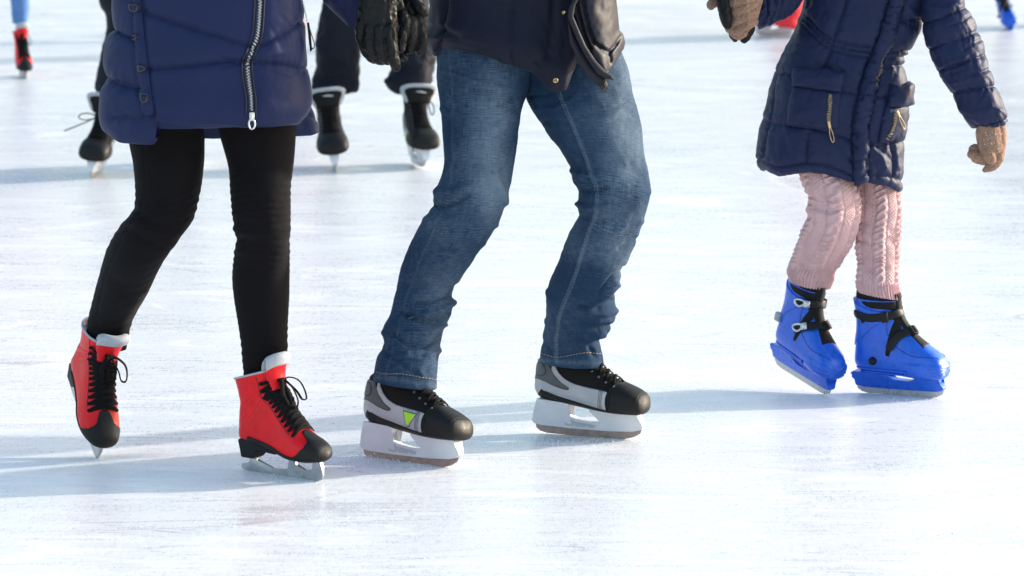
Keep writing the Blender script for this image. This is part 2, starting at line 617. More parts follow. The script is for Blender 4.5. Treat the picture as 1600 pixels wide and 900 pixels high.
# ================================================================= skates
class Boot:
    """shell lofted through sagittal sections (outer x,z / inner x,z / half width / taper / exponent)"""

    def __init__(s, secs, nr=110, nc=80):
        R = resamp(np.array(secs, float), nr, key=lambda R: (R[:, :2] + R[:, 2:4]) / 2 * np.array([1, 1]) + 0 * R[:, :2])
        s.nr, s.nc = nr, nc
        s.R = R
        phi = np.linspace(0, 2 * pi, nc, endpoint=False)
        s.phi = phi
        s.V = s._ring(R, phi)
        s.N = gnormals(s.V)

    def _ring(s, R, phi):
        c = (R[:, :2] + R[:, 2:4]) / 2
        hv = (R[:, 2:4] - R[:, :2]) / 2
        n = R[:, 6][:, None]
        cc = np.cos(phi)[None]
        ss = np.sin(phi)[None]
        fc = spow(cc, n)
        fs = spow(ss, n)
        w = R[:, 4][:, None] * (1 - R[:, 5][:, None] * cc)
        x = c[:, 0][:, None] + fc * hv[:, 0][:, None]
        z = c[:, 1][:, None] + fc * hv[:, 1][:, None]
        return np.stack([x, fs * w, z], -1)

    def at(s, u, phi, off=0.0):
        u = np.asarray(u, float)
        phi = np.asarray(phi, float)
        a = np.clip(u, 0, 1) * (s.nr - 1)
        i = np.minimum(a.astype(int), s.nr - 2)
        fa = (a - i)[..., None]
        b = (phi % (2 * pi)) / (2 * pi) * s.nc
        j = b.astype(int) % s.nc
        fb = (b - np.floor(b))[..., None]
        j2 = (j + 1) % s.nc

        def bl(A):
            return (A[i, j] * (1 - fa) * (1 - fb) + A[i, j2] * (1 - fa) * fb + A[i + 1, j] * fa * (1 - fb) + A[i + 1, j2] * fa * fb)
        n = bl(s.N)
        n /= np.linalg.norm(n, axis=-1, keepdims=True) + 1e-12
        return bl(s.V) + n * np.asarray(off)[..., None], n

    def bvh(s):
        f = grid_faces(s.nr, s.nc)
        return BVHTree.FromPolygons([Vector(v) for v in s.V.reshape(-1, 3)], f)

    def patch(s, ufun, phis, off, nu=24, thick=None, edge=.0015):
        """patch of the surface: ufun(phi) -> (u0, u1); rim turned down to the surface"""
        phis = np.asarray(phis, float)
        G_ = []
        for p in phis:
            u0, u1 = ufun(p)
            G_.append(np.stack([np.linspace(u0, u1, nu), np.full(nu, p)], -1))
        G_ = np.array(G_).transpose(1, 0, 2)        # nu x nphi
        o_ = np.full(G_.shape[:2], float(off))
        full = abs((phis[-1] - phis[0]) - 2 * pi) < 1e-6
        o_[0, :] = off if full else -.0012
        o_[-1, :] = -.0012
        if not full:
            o_[:, 0] = o_[:, -1] = -.0012
        # put a second row near the border so that the rim is crisp
        G2 = G_.copy()
        G2[1] = G_[0] + (G_[1] - G_[0]) * .12
        G2[-2] = G_[-1] + (G_[-2] - G_[-1]) * .12
        if not full:
            G2[:, 1] = G2[:, 0] + (G2[:, 1] - G2[:, 0]) * .12
            G2[:, -2] = G2[:, -1] + (G2[:, -2] - G2[:, -1]) * .12
        V, _ = s.at(G2[..., 0], G2[..., 1], o_)
        F_ = grid_faces(V.shape[0], V.shape[1], False)
        if full:
            F_.append(tuple(range(V.shape[1] - 1))[::-1])
        return V, F_


def poly_grid(poly, h):
    """triangulated fine grid of a polygon; returns 2-D points, triangles"""
    poly = np.asarray(poly, float)
    pts = []
    for a, b in zip(poly, np.roll(poly, -1, 0)):
        k = max(1, int(np.ceil(np.linalg.norm(b - a) / h)))
        for t in range(k):
            pts.append(a + (b - a) * t / k)
    nb = len(pts)
    B = np.array(pts)

    def inside(Q):
        r = np.zeros(len(Q), bool)
        x, y = Q[:, 0], Q[:, 1]
        for (x1, y1), (x2, y2) in zip(poly, np.roll(poly, -1, 0)):
            c = ((y1 > y) != (y2 > y))
            with np.errstate(divide='ignore', invalid='ignore'):
                xi = (x2 - x1) * (y - y1) / (y2 - y1 + 1e-15) + x1
            r ^= c & (x < xi)
        return r
    lo, hi = poly.min(0), poly.max(0)
    gx, gy = np.meshgrid(np.arange(lo[0] + h / 2, hi[0], h), np.arange(lo[1] + h / 2, hi[1], h))
    Q = np.stack([gx.ravel(), gy.ravel()], -1)
    if len(Q):
        Q = Q[inside(Q)]
        if len(Q):
            Q = Q[pdist(Q, np.concatenate([poly, poly[:1]])) > h * .45]
    A = np.concatenate([B, Q]) if len(Q) else B
    res = delaunay_2d_cdt([Vector(p) for p in A], [(i, (i + 1) % nb) for i in range(nb)], [], 0, 1e-9)
    vv = np.array([tuple(v) for v in res[0]])
    tri = [tuple(f) for f in res[2]]
    cen = np.array([vv[list(f)].mean(0) for f in tri])
    ok = inside(cen)
    return vv, [t for t, k in zip(tri, ok) if k]


def side_panel(bvh, poly, side, off, h=.004, thick=.0022, domed=0.0):
    """a flat-cut panel (x,z polygon) laid on one side (+1 / -1) of a boot"""
    vv, tri = poly_grid(poly, h)
    out = []
    nn = []
    for x, z in vv:
        hit = bvh.ray_cast(Vector((x, side * .3, z)), Vector((0, -side, 0)))
        if hit[0] is None:
            near = bvh.find_nearest(Vector((x, side * .02, z)))
            p, n = near[0], near[1]
            n = Vector((0, side, 0)) * .4 + n * .6
        else:
            p, n = hit[0], hit[1]
        if n.y * side < 0:
            n = -n
        out.append(p)
        nn.append(n.normalized())
    out = np.array([tuple(p) for p in out])
    nn = np.array([tuple(n) for n in nn])
    d = pdist(vv, np.concatenate([np.asarray(poly, float), [poly[0]]]))
    o_ = off + domed * (1 - np.exp(-(d / .006) ** 2))
    top = out + nn * o_[:, None]
    t0 = tri[0]
    fl = np.dot(np.cross(top[t0[1]] - top[t0[0]], top[t0[2]] - top[t0[0]]), nn[t0[0]]) < 0
    tri = [t[::-1] if fl else t for t in tri]
    return with_rim(top, tri, top - nn * (thick + o_[:, None] * 0 + .0005))


def with_rim(top, tri, low):
    edges = {}
    for t in tri:
        for a, b in zip(t, t[1:] + t[:1]):
            edges[(a, b)] = 1
    n = len(top)
    F_ = list(tri)
    for (a, b) in edges:
        if (b, a) not in edges:
            F_.append((b, a, a + n, b + n))
    return np.concatenate([top, low]), F_


def slab(poly, wfun, zs=None):
    """extruded x,z outline; half width may depend on (x,z)"""
    poly = [tuple(p) for p in poly]
    bm = bmesh.new()
    vs = [bm.verts.new((x, 0, z)) for x, z in poly]
    f = bm.faces.new(vs)
    bmesh.ops.triangulate(bm, faces=[f])
    bm.verts.ensure_lookup_table()
    tri = [tuple(v.index for v in f.verts) for f in bm.faces]
    bm.verts.index_update()
    tri = [tuple(v.index for v in f.verts) for f in bm.faces]
    P_ = np.array([tuple(v.co) for v in bm.verts])
    bm.free()
    n = len(P_)
    w = np.array([wfun(x, z) for x, _, z in P_])
    A = P_.copy()
    A[:, 1] = -w
    B = P_.copy()
    B[:, 1] = w
    t0 = tri[0]
    nrm = np.cross(A[t0[1]] - A[t0[0]], A[t0[2]] - A[t0[0]])
    fl = nrm[1] > 0
    fa = [t[::-1] if fl else t for t in tri]
    fb = [tuple(i + n for i in t[::-1]) for t in fa]
    F_ = fa + fb
    e = {}
    for t in fa:
        for a, b in zip(t, t[1:] + t[:1]):
            e[(a, b)] = 1
    for (a, b) in e:
        if (b, a) not in e:
            F_.append((b, a, a + n, b + n))
    return np.concatenate([A, B]), F_


def part(name, VF, mat, parent, smooth=True, bevel=None, seg=2):
    m = MB()
    m.add(*VF)
    return m.build(name, mat, parent, None, smooth, bevel, seg)


def surf_line(bt, us, phis, off, r, n=6, flat=.5, mb=None, k=16):
    us = np.asarray(us, float)
    phis = np.asarray(phis, float)
    t = np.linspace(0, 1, len(us))
    q = np.linspace(0, 1, k)
    ctl = resamp(np.stack([t * .001, us, phis], -1), k)
    Pp, N = bt.at(ctl[:, 1], ctl[:, 2], off)
    mb = mb or MB()
    mb.tube(Pp, r, n, N, flat)
    return mb


def find_u(bt, x=None, z=None, phi=0.0, lo=0, hi=1):
    """parameter u whose surface point at phi has the given x (foot) or z (ankle)"""
    us = np.linspace(lo, hi, 600)
    Pp, _ = bt.at(us, np.full(600, phi))
    v = np.abs(Pp[:, 0] - x) if x is not None else np.abs(Pp[:, 2] - z)
    return us[np.argmin(v)]


def sub_copy(o, parent):
    c = o.copy()
    coll.objects.link(c)
    c.parent = parent
    return c


def skate_copy(src, pers, loc, ypr, scale, name=None, mirror=False, st=(1, 1, 1)):
    c = src.copy()
    coll.objects.link(c)
    for ch in list(src.children):
        sub_copy(ch, c)
    pose(c, pers, loc, ypr, scale, mirror, st)
    return c


def pose(o, pers, loc, ypr, scale, mirror=False, st=(1, 1, 1)):
    o.parent = pers
    y, p, r = [radians(a) for a in ypr]
    R_ = Matrix.Rotation(y, 4, 'Z') @ Matrix.Rotation(p, 4, 'Y') @ Matrix.Rotation(r, 4, 'X')
    S_ = Matrix.Diagonal((scale * st[0], (-scale if mirror else scale) * st[1], scale * st[2], 1))
    o.matrix_local = Matrix.Translation(Vector(loc) - pers.location) @ R_ @ S_


def copy_tree(src, parent=None):
    c = src.copy()
    coll.objects.link(c)
    c.parent = parent
    for ch in list(src.children):
        copy_tree(ch, c)
    return c


def wpos(o, pers, v):
    bpy.context.view_layer.update()
    return np.array(pers.location + o.matrix_local @ Vector(v))


def foot(rows, y0, dy, n=None):
    """let the lower rows of a leg lean to the depth of the boot it goes into"""
    ym = max(r[1] for r in rows)
    out = []
    for r in rows:
        r = list(r)
        t = min(1, max(0, (r[1] - y0) / (ym - y0)))
        t = t * t * (3 - 2 * t)
        r[4] = r[4] * (1 - t) + dy * t
        out.append(tuple(r))
    return out


# ---------------------------------------------------------------- red figure skate
def make_red_skate():
    secs = [  # ox, oz, ix, iz, half width, taper, exponent
        (.2440, .066, .2435, .077, .006, .0, 2.0),
        (.2400, .059, .2390, .089, .022, .0, 2.1),
        (.228, .055, .226, .101, .033, .05, 2.3),
        (.205, .053, .203, .114, .041, .12, 2.5),
        (.180, .053, .184, .128, .0445, .2, 2.5),
        (.150, .056, .166, .150, .0430, .25, 2.5),
        (.120, .063, .150, .172, .0400, .25, 2.4),
        (.085, .073, .137, .194, .0370, .16, 2.8),
        (.045, .081, .127, .212, .0350, .08, 3.2),
        (.006, .086, .119, .226, .0340, .04, 3.0),
        (.000, .114, .114, .238, .0335, .06, 2.2),
        (.004, .145, .111, .249, .0345, .03, 2.2),
        (.008, .180, .110, .259, .0370, .0, 2.2),
        (.004, .212, .110, .268, .0400, .0, 2.2),
        (-.004, .240, .112, .277, .0430, .0, 2.2),
    ]
    bt = Boot(secs)
    # leather creased at the ankle bend and slightly slack along the sides
    uu = np.linspace(0, 1, bt.nr)[:, None]
    aa = np.abs((bt.phi + pi) % (2 * pi) - pi)[None]
    dsp = np.zeros((bt.nr, bt.nc))
    for k_, z_ in enumerate((.178, .190, .203, .214)):
        u0 = find_u(bt, z=z_, phi=1.4, lo=.4)
        dsp -= (.0014 + .0005 * (k_ % 2)) * np.exp(-((uu - u0 - .025 * np.sin(1.7 * aa + k_)) / .0085) ** 2) * np.exp(-((aa - 1.25 - .15 * k_) / .55) ** 2)
    dsp += .0011 * fbm(bt.V * 26, 2, 4)
    bt.V = bt.V + bt.N * dsp[..., None]
    bt.N = gnormals(bt.V)
    sk = mesh_obj('ice_skate', bt.V, grid_faces(bt.nr, bt.nc) + [tuple(range(bt.nc))[::-1]], M['red'])
    # opening closed by a dark inner lining a little below the rim
    ring = bt.V[-1]
    c = ring.mean(0)
    inn = np.stack([ring, ring + (c - ring) * .06 + [0, 0, .001], ring + (c - ring) * .10 - [0, 0, .02]])
    m = MB()
    m.grid(inn, True, (False, True))
    m.build('lining', M['felt'], sk)
    # collar edge
    m = MB()
    jj = [j for j in range(bt.nc) if 0.62 < bt.phi[j] < 2 * pi - .62]
    m.tube(ring[jj] + [0, 0, .001], .0028, 8)
    m.build('collar_edge', M['felt'], sk)
    # toe cap
    ub = find_u(bt, x=.184, phi=0, hi=.6)
    us = find_u(bt, x=.211, phi=.75, hi=.6)
    ul = find_u(bt, x=.170, phi=2.3, hi=.6)

    def capcut(p):
        a = abs(((p + pi) % (2 * pi)) - pi)
        k = np.interp(a, [0, .22, .5, .8, 1.3, 1.9, 2.4, pi], [ub, ub * .97, us * 1.12, us, us * 1.06, (us + ul) / 2, ul, ul])
        return 0.0, float(k)
    ph = np.linspace(0, 2 * pi, 81)
    part('toe_cap', bt.patch(capcut, ph, .0022, 26), M['cap_black'], sk)
    # sole under the forefoot and heel block
    part('sole', bt.patch(lambda p: (.04, find_u(bt, x=.03, phi=pi)), np.linspace(pi - .95, pi + .95, 20), .0035, 40), M['cap_black'], sk)
    hv = slab([(.012, .090), (.007, .088), (.010, .041), (.044, .041), (.047, .056), (.060, .064), (.085, .062), (.115, .060), (.11, .066), (.08, .077), (.04, .086), (.02, .090)], lambda x, z: .020 + .006 * (z - .04) / .05)
    part('heel', hv, M['cap_black'], sk, bevel=.004)
    # blade
    bl = [(-.006, .010), (-.004, .020), (.012, .023), (.020, .029), (.022, .0425), (.040, .0425), (.042, .030), (.050, .022), (.09, .0195), (.130, .022),
          (.138, .030), (.140, .054), (.156, .054), (.157, .038), (.166, .026), (.186, .026), (.202, .031), (.208, .044), (.209, .056), (.226, .058),
          (.232, .040), (.234, .018), (.230, .007), (.222, .004), (.218, .002), (.20, .0005), (.10, 0), (.02, .002), (0, .005)]
    part('blade', slab(bl, lambda x, z: .0021 if z < .036 else .005), M['steel'], sk, smooth=False, bevel=.0006, seg=1)
    for x0, x1, z in ((.010, .044, .0405), (.128, .226, .0525)):
        pl = MB()
        pl.box(((x0 + x1) / 2, 0, z), ((x1 - x0) / 2, .013, .0015))
        pl.build('sole_plate', M['steel'], sk, smooth=False, bevel=.0008, seg=1)
    # tongue: rises over the collar
    tu = np.linspace(-1, 1, 25)
    tg = []
    for (x, z, w, b) in [(.1515, .172, .016, .006), (.137, .197, .020, .007), (.125, .219, .024, .009), (.119, .240, .028, .011), (.117, .262, .032, .013), (.120, .284, .035, .016), (.126, .296, .036, .018)]:
        tg.append([(x + .003 - b * a * a, w * a, z + .002 - .010 * a * a * (z > .25)) for a in tu])
    tg = resamp_grid(np.array(tg), 40)
    part('tongue', thick_sheet(tg, .007), M['red'], sk)
    top = []
    for (x, z, w, b) in [(.1185, .286, .0345, .0155), (.1215, .299, .0365, .018), (.124, .309, .036, .019), (.122, .3135, .034, .019), (.116, .312, .032, .018), (.108, .300, .032, .018), (.104, .272, .032, .018)]:
        top.append([(x + .0055 - b * a * a, w * a * 1.03, z + .002 - .012 * abs(a) ** 3) for a in tu])
    part('tongue_pad', thick_sheet(resamp_grid(np.array(top), 34), .005), M['felt'], sk)
    # grey gusset strips either side of the tongue under the laces
    for sgn in (1, -1):
        u0, u1 = find_u(bt, x=.165, phi=0), find_u(bt, z=.262, phi=0, lo=.5)
        part('gusset', bt.patch(lambda p: (u0, u1), sgn * np.linspace(.20, .40, 5) if sgn > 0 else -np.linspace(.40, .20, 5), .0012, 30), M['felt'], sk)
    # stitched seam of the eyelet facing and side seam
    m = MB()
    for sgn in (1, -1):
        ua = find_u(bt, x=.172, phi=0)
        surf_line(bt, np.linspace(ua, .97, 7), sgn * np.array([1.12, 1.1, 1.1, 1.1, 1.1, 1.12, 1.15]), .0004, .0007, 5, .6, m, 40)
    m.build('stitching', M['cap_black'], sk)
    # laces: flat crossing strands, eight eyelet rows, then hooks
    m = MB()
    rows = np.linspace(find_u(bt, x=.180, phi=0), find_u(bt, z=.222, phi=0, lo=.4), 9)
    e = .84

    def strand(u0, p0, u1, p1, lift, r=.0044):
        k = 14
        t = np.linspace(0, 1, k)
        off = .0016 + lift * np.sin(t * pi) + .0008 * (1 - np.sin(t * pi))
        Pp, N = bt.at(u0 + (u1 - u0) * t, p0 + (p1 - p0) * t, off)
        m.tube(Pp, r, 8, N, .38)
    for i, u in enumerate(rows):
        j = rng.normal(0, .002)
        strand(u, -e, u + j, e, .0035)
        if i < len(rows) - 1:
            strand(rows[i], -e, rows[i + 1], e * .98, .006 + .001 * (i % 2))
            strand(rows[i], e, rows[i + 1], -e * .98, .0048)
        for sg in (1, -1):                       # strand end dives into the eyelet
            strand(u - .002, sg * e * .86, u + .004, sg * (e + .12), .0006, .0042)
    hk = [find_u(bt, z=z, phi=.4, lo=.45) for z in (.226, .242, .256)]
    kn = find_u(bt, z=.246, phi=0, lo=.5)
    for i, u in enumerate(hk):
        for sg in (1, -1):
            strand(u, sg * (e + .16), kn + .01 * (i - 1), sg * .05, .006, .0042)
            strand(u - .012, sg * (e + .16), rows[-1] if i == 0 else hk[i - 1] + .012, -sg * .2, .0045, .0036)
    kp, kn_n = bt.at(np.array(kn), np.array(0.0), .012)
    kp = kp.reshape(3)
    m.tube([kp + [0, -.007, .001], kp + [.003, 0, .002], kp + [0, .007, -.001]], .0065, 8, None, .8)
    m.build('lace', M['lace'], sk)
    # bow: two loops and two loose ends
    m = MB()

    def ribbon(pts, r=.0042):
        q = resamp(np.array(pts), 36) + kp
        m.tube(q, r, 8, None, .42)
    ribbon([(0, 0, 0), (.010, .012, .006), (.022, .030, -.004), (.030, .040, -.030), (.034, .040, -.052), (.030, .032, -.053), (.022, .022, -.030), (.010, .008, -.008), (.002, 0, 0)])
    ribbon([(0, 0, 0), (.008, -.010, .004), (.014, -.018, -.012), (.016, -.016, -.042), (.022, -.008, -.058), (.024, -.002, -.045), (.014, -.004, -.016), (.002, 0, 0)])
    ribbon([(0, 0, 0), (.010, .006, -.004), (.022, .014, -.028), (.034, .012, -.052), (.038, .004, -.066)])
    ribbon([(0, 0, 0), (.008, -.006, -.006), (.016, -.014, -.034), (.026, -.010, -.060)])
    m.build('lace_bow', M['lace'], sk)
    # eyelet hooks
    for u in hk:
        for sg in (1, -1):
            m = MB()
            Pp, N = bt.at(np.array([u]), np.array([sg * (e + .18)]), .002)
            m.tube([Pp[0] - N[0] * .001, Pp[0] + N[0] * .003], .0032, 8)
            m.build('lace_hook', M['cap_black'], sk)
    return sk


def resamp_grid(A, n):
    sh = A.shape
    return resamp(A.reshape(sh[0], -1), n).reshape(n, *sh[1:])


def thick_sheet(V, t):
    """sheet with thickness t (towards its back), closed all round"""
    N = gnormals(V, False)
    if (N[..., 0].mean()) < 0:
        N = -N
        fl = True
    else:
        fl = False
    nr, nc = V.shape[:2]
    e = np.minimum(np.minimum(np.arange(nr)[:, None], nr - 1 - np.arange(nr)[:, None]), np.minimum(np.arange(nc)[None], nc - 1 - np.arange(nc)[None]))
    rnd = np.where(e == 0, .5, np.where(e == 1, .15, 0))[..., None]
    A = V - N * t * rnd
    B = V - N * t * (1 - rnd)
    Fa = grid_faces(nr, nc, False, 0, fl)
    Fb = grid_faces(nr, nc, False, nr * nc, not fl)
    return np.concatenate([A.reshape(-1, 3), B.reshape(-1, 3)]), Fa + Fb


# ---------------------------------------------------------------- hockey skate
def make_hockey_skate(full_top=False, cloth=None):
    secs = [
        (.2985, .094, .2975, .104, .012, .0, 2.2),
        (.2960, .082, .2930, .121, .034, .0, 2.5),
        (.286, .077, .280, .133, .0445, .05, 2.7),
        (.262, .076, .256, .145, .0505, .12, 2.8),
        (.228, .076, .226, .158, .0520, .22, 2.7),
        (.190, .078, .198, .174, .0500, .30, 2.5),
        (.150, .082, .172, .196, .0460, .32, 2.4),
        (.105, .088, .152, .218, .0425, .28, 2.4),
        (.055, .095, .139, .236, .0400, .2, 2.4),
        (.016, .102, .131, .250, .0385, .1, 2.3),
        (.000, .122, .127, .262, .0390, .05, 2.2),
        (.002, .160, .125, .274, .0400, .0, 2.2),
        (.008, .205, .124, .286, .0420, .0, 2.2),
        (.006, .245, .126, .298, .0450, .0, 2.2),
    ]
    if not full_top:
        secs = secs[:-1]
        secs[-1] = (.010, .208, .119, .268, .0400, .0, 2.2)
    bt = Boot(secs)
    sk = mesh_obj('ice_skate', bt.V, grid_faces(bt.nr, bt.nc) + [tuple(range(bt.nc))[::-1], tuple((bt.nr - 1) * bt.nc + j for j in range(bt.nc))], cloth or M['hk_black'])
    bvh = bt.bvh()
    # toe cap
    u0 = find_u(bt, x=.236, phi=0, hi=.6)

    def capcut(p):
        a = abs(((p + pi) % (2 * pi)) - pi)
        us = find_u(bt, x=np.interp(a, [0, .5, 1.2, 2.0, pi], [.236, .226, .216, .214, .214]), phi=p, hi=.6)
        return 0.0, us
    part('toe_cap', bt.patch(capcut, np.linspace(0, 2 * pi, 81), .003, 26), M['cap_black'], sk)
    m = MB()                                      # moulded rim of the cap
    q = np.linspace(-1.95, 1.95, 50)
    uu = np.array([capcut(p)[1] for p in q])
    Pp, N = bt.at(uu, q, .0028)
    m.tube(Pp, .0022, 6, N, .7)
    q2 = np.linspace(-1.5, 1.5, 40)
    uu = np.array([find_u(bt, x=.284, phi=p, hi=.3) for p in q2])
    Pp, N = bt.at(uu, q2, .0030)
    m.tube(Pp, .0012, 6, N, .6)
    m.build('cap_seam', M['cap_black'], sk)
    # dark outsole strip
    part('outsole', bt.patch(lambda p: (.03, find_u(bt, z=.108, phi=pi, lo=.3)), np.linspace(pi - .85, pi + .85, 24), .0032, 60), M['cap_black'], sk)
    for sd in (-1, 1):
        silver = [(.002, .100), (.0005, .150), (.012, .159), (.030, .160), (.052, .157), (.058, .20), (.064, .205), (.066, .195), (.075, .178), (.092, .163), (.118, .152), (.150, .146), (.198, .139),
                  (.210, .136), (.206, .120), (.207, .088), (.200, .081), (.16, .083), (.12, .088), (.124, .094), (.118, .101), (.085, .109), (.042, .124), (.034, .124), (.008, .103)]
        part('silver_panel', side_panel(bvh, silver, sd, .0024), M['hk_silver'], sk)
        grey = [(.003, .152), (.004, .206), (.050, .206), (.054, .190), (.064, .170), (.082, .152), (.106, .138), (.103, .134), (.085, .136), (.060, .143), (.035, .153), (.014, .156)]
        part('heel_panel', side_panel(bvh, grey, sd, .0034, thick=.003), M['hk_grey'], sk)
        oval = [(.010, .168), (.010, .190), (.018, .200), (.032, .200), (.040, .190), (.040, .174), (.030, .166), (.018, .164)]
        part('ankle_badge', side_panel(bvh, oval, sd, .0042, thick=.002, domed=.0016), M['hk_grey'], sk)
        mesh = [(.009, .1035), (.034, .1215), (.042, .1215), (.085, .106), (.115, .098), (.118, .093), (.113, .0885), (.07, .0935), (.03, .0985)]
        part('mesh_panel', side_panel(bvh, mesh, sd, .0016), M['hk_mesh'], sk)
        # grooves that outline the panels
        m = MB()

        def groove(pts, off=.0026, r=.0009):
            q = resamp(np.array(pts, float), 60)
            pp, nn = [], []
            for x, z in q:
                h = bvh.ray_cast(Vector((x, sd * .3, z)), Vector((0, -sd, 0)))
                if h[0] is None:
                    continue
                n = h[1] if h[1].y * sd > 0 else -h[1]
                pp.append(np.array(h[0]) + np.array(n) * off)
                nn.append(np.array(n))
            if len(pp) > 3:
                m.tube(pp, r, 6, np.array(nn), .6)
        groove([(.066, .205), (.068, .195), (.077, .178), (.094, .163), (.119, .152), (.151, .146), (.199, .139), (.211, .136)], .0022)
        groove(mesh + mesh[:1], .0022)
        groove(grey[4:] + grey[:1], .0034, .0007)
        for dx in (0, .004, .008):
            groove([(.190 + dx, .1385), (.188 + dx, .11), (.1885 + dx, .086)], .0027, .0007)
        groove(oval + oval[:1], .0042, .0007)
        m.build('panel_groove', M['hk_line'], sk)
    for sd in (-1,):
        pass
    # laces
    m = MB()
    rows = np.linspace(find_u(bt, x=.222, phi=0), find_u(bt, z=.262, phi=0, lo=.4), 8)
    e = .72

    def strand(u0, p0, u1, p1, lift, r=.0042):
        t = np.linspace(0, 1, 14)
        off = .0016 + lift * np.sin(t * pi)
        Pp, N = bt.at(u0 + (u1 - u0) * t, p0 + (p1 - p0) * t, off)
        m.tube(Pp, r, 8, N, .45)
    for i in range(len(rows)):
        strand(rows[i] - .004, -e, rows[i] + .004, e, .004)
        if i < len(rows) - 1:
            strand(rows[i], -e, rows[i + 1], e, .008)
            strand(rows[i], e, rows[i + 1], -e, .0065)
    m.build('lace', M['lace'], sk)
    for u in rows:
        for sg in (1, -1):
            m = MB()
            Pp, N = bt.at(np.array([u]), np.array([sg * (e + .12)]), .0)
            m.tube([Pp[0], Pp[0] + N[0] * .0016], .0036, 10)
            m.build('eyelet', M['hk_grey'], sk)
    # white blade holder
    hp = [(.010, .099), (-.004, .060), (-.010, .034), (-.004, .0265), (.02, .023), (.10, .0205), (.20, .021), (.262, .025), (.282, .030), (.292, .038), (.290, .048), (.276, .078), (.150, .080),
          (.150, .074), (.166, .070), (.180, .044), (.150, .0445), (.11, .050), (.085, .058), (.076, .072), (.084, .083), (.095, .088), (.095, .092)]

    def hw(x, z):
        if z > .068:
            return .0165 + (z - .068) * .3
        return .0065 + (.0100) * max(0, (z - .022) / .046) ** 1.2
    part('blade_holder', slab(hp, hw), M['holder'], sk, bevel=.0028, seg=3)
    for x0, x1, zt in ((.082, .106, .050), (.110, .140, .042), (.144, .164, .0385)):       # recesses in the bridge
        for sd in (-1, 1):
            m = MB()
            A = np.array([(x0, sd * .0082, .028), (x1 - .002, sd * .0080, .028), (x1, sd * .0104, zt - .004), (x0 - .006, sd * .0122, zt)])
            A[:, 1] += sd * .0008
            m.add(np.concatenate([A, A - [0, sd * .004, 0]]), [(0, 1, 2, 3), (0, 4, 5, 1), (1, 5, 6, 2), (2, 6, 7, 3), (3, 7, 4, 0)])
            m.build('holder_recess', M['recess'], sk, smooth=False)
    for x in (.03, .055, .078, .170, .195, .225, .255):
        for sd in (-1, 1):
            m = MB()
            z = .0815 if x > .12 else .0965 - x * .05
            m.tube([(x, sd * .015, z), (x, sd * .0222, z)], .0018, 8)
            m.build('rivet', M['hk_line'], sk)
    bl = [(-.003, .028), (.0, .014), (.01, .006), (.03, .0015), (.10, 0), (.20, 0), (.24, .002), (.265, .009), (.282, .020), (.286, .031), (.24, .0275), (.1, .023), (.02, .0255)]
    part('blade', slab(bl, lambda x, z: .0019), M['steel_rust'], sk, smooth=False, bevel=.0005, seg=1)
    return sk, bt, bvh


def add_lime_badge(sk, bvh, sd):
    tri = [(.150, .1365), (.186, .1315), (.168, .1035), (.163, .1035)]
    part('badge_rim', side_panel(bvh, [(.146, .139), (.191, .1335), (.170, .099), (.161, .099)], sd, .0030), M['hk_line'], sk)
    part('badge', side_panel(bvh, [(.1485, .1372), (.1885, .1322), (.1695, .101), (.162, .101)], sd, .0036), M['hk_silver'], sk)
    part('lime_badge', side_panel(bvh, tri, sd, .0046), M['green'], sk)


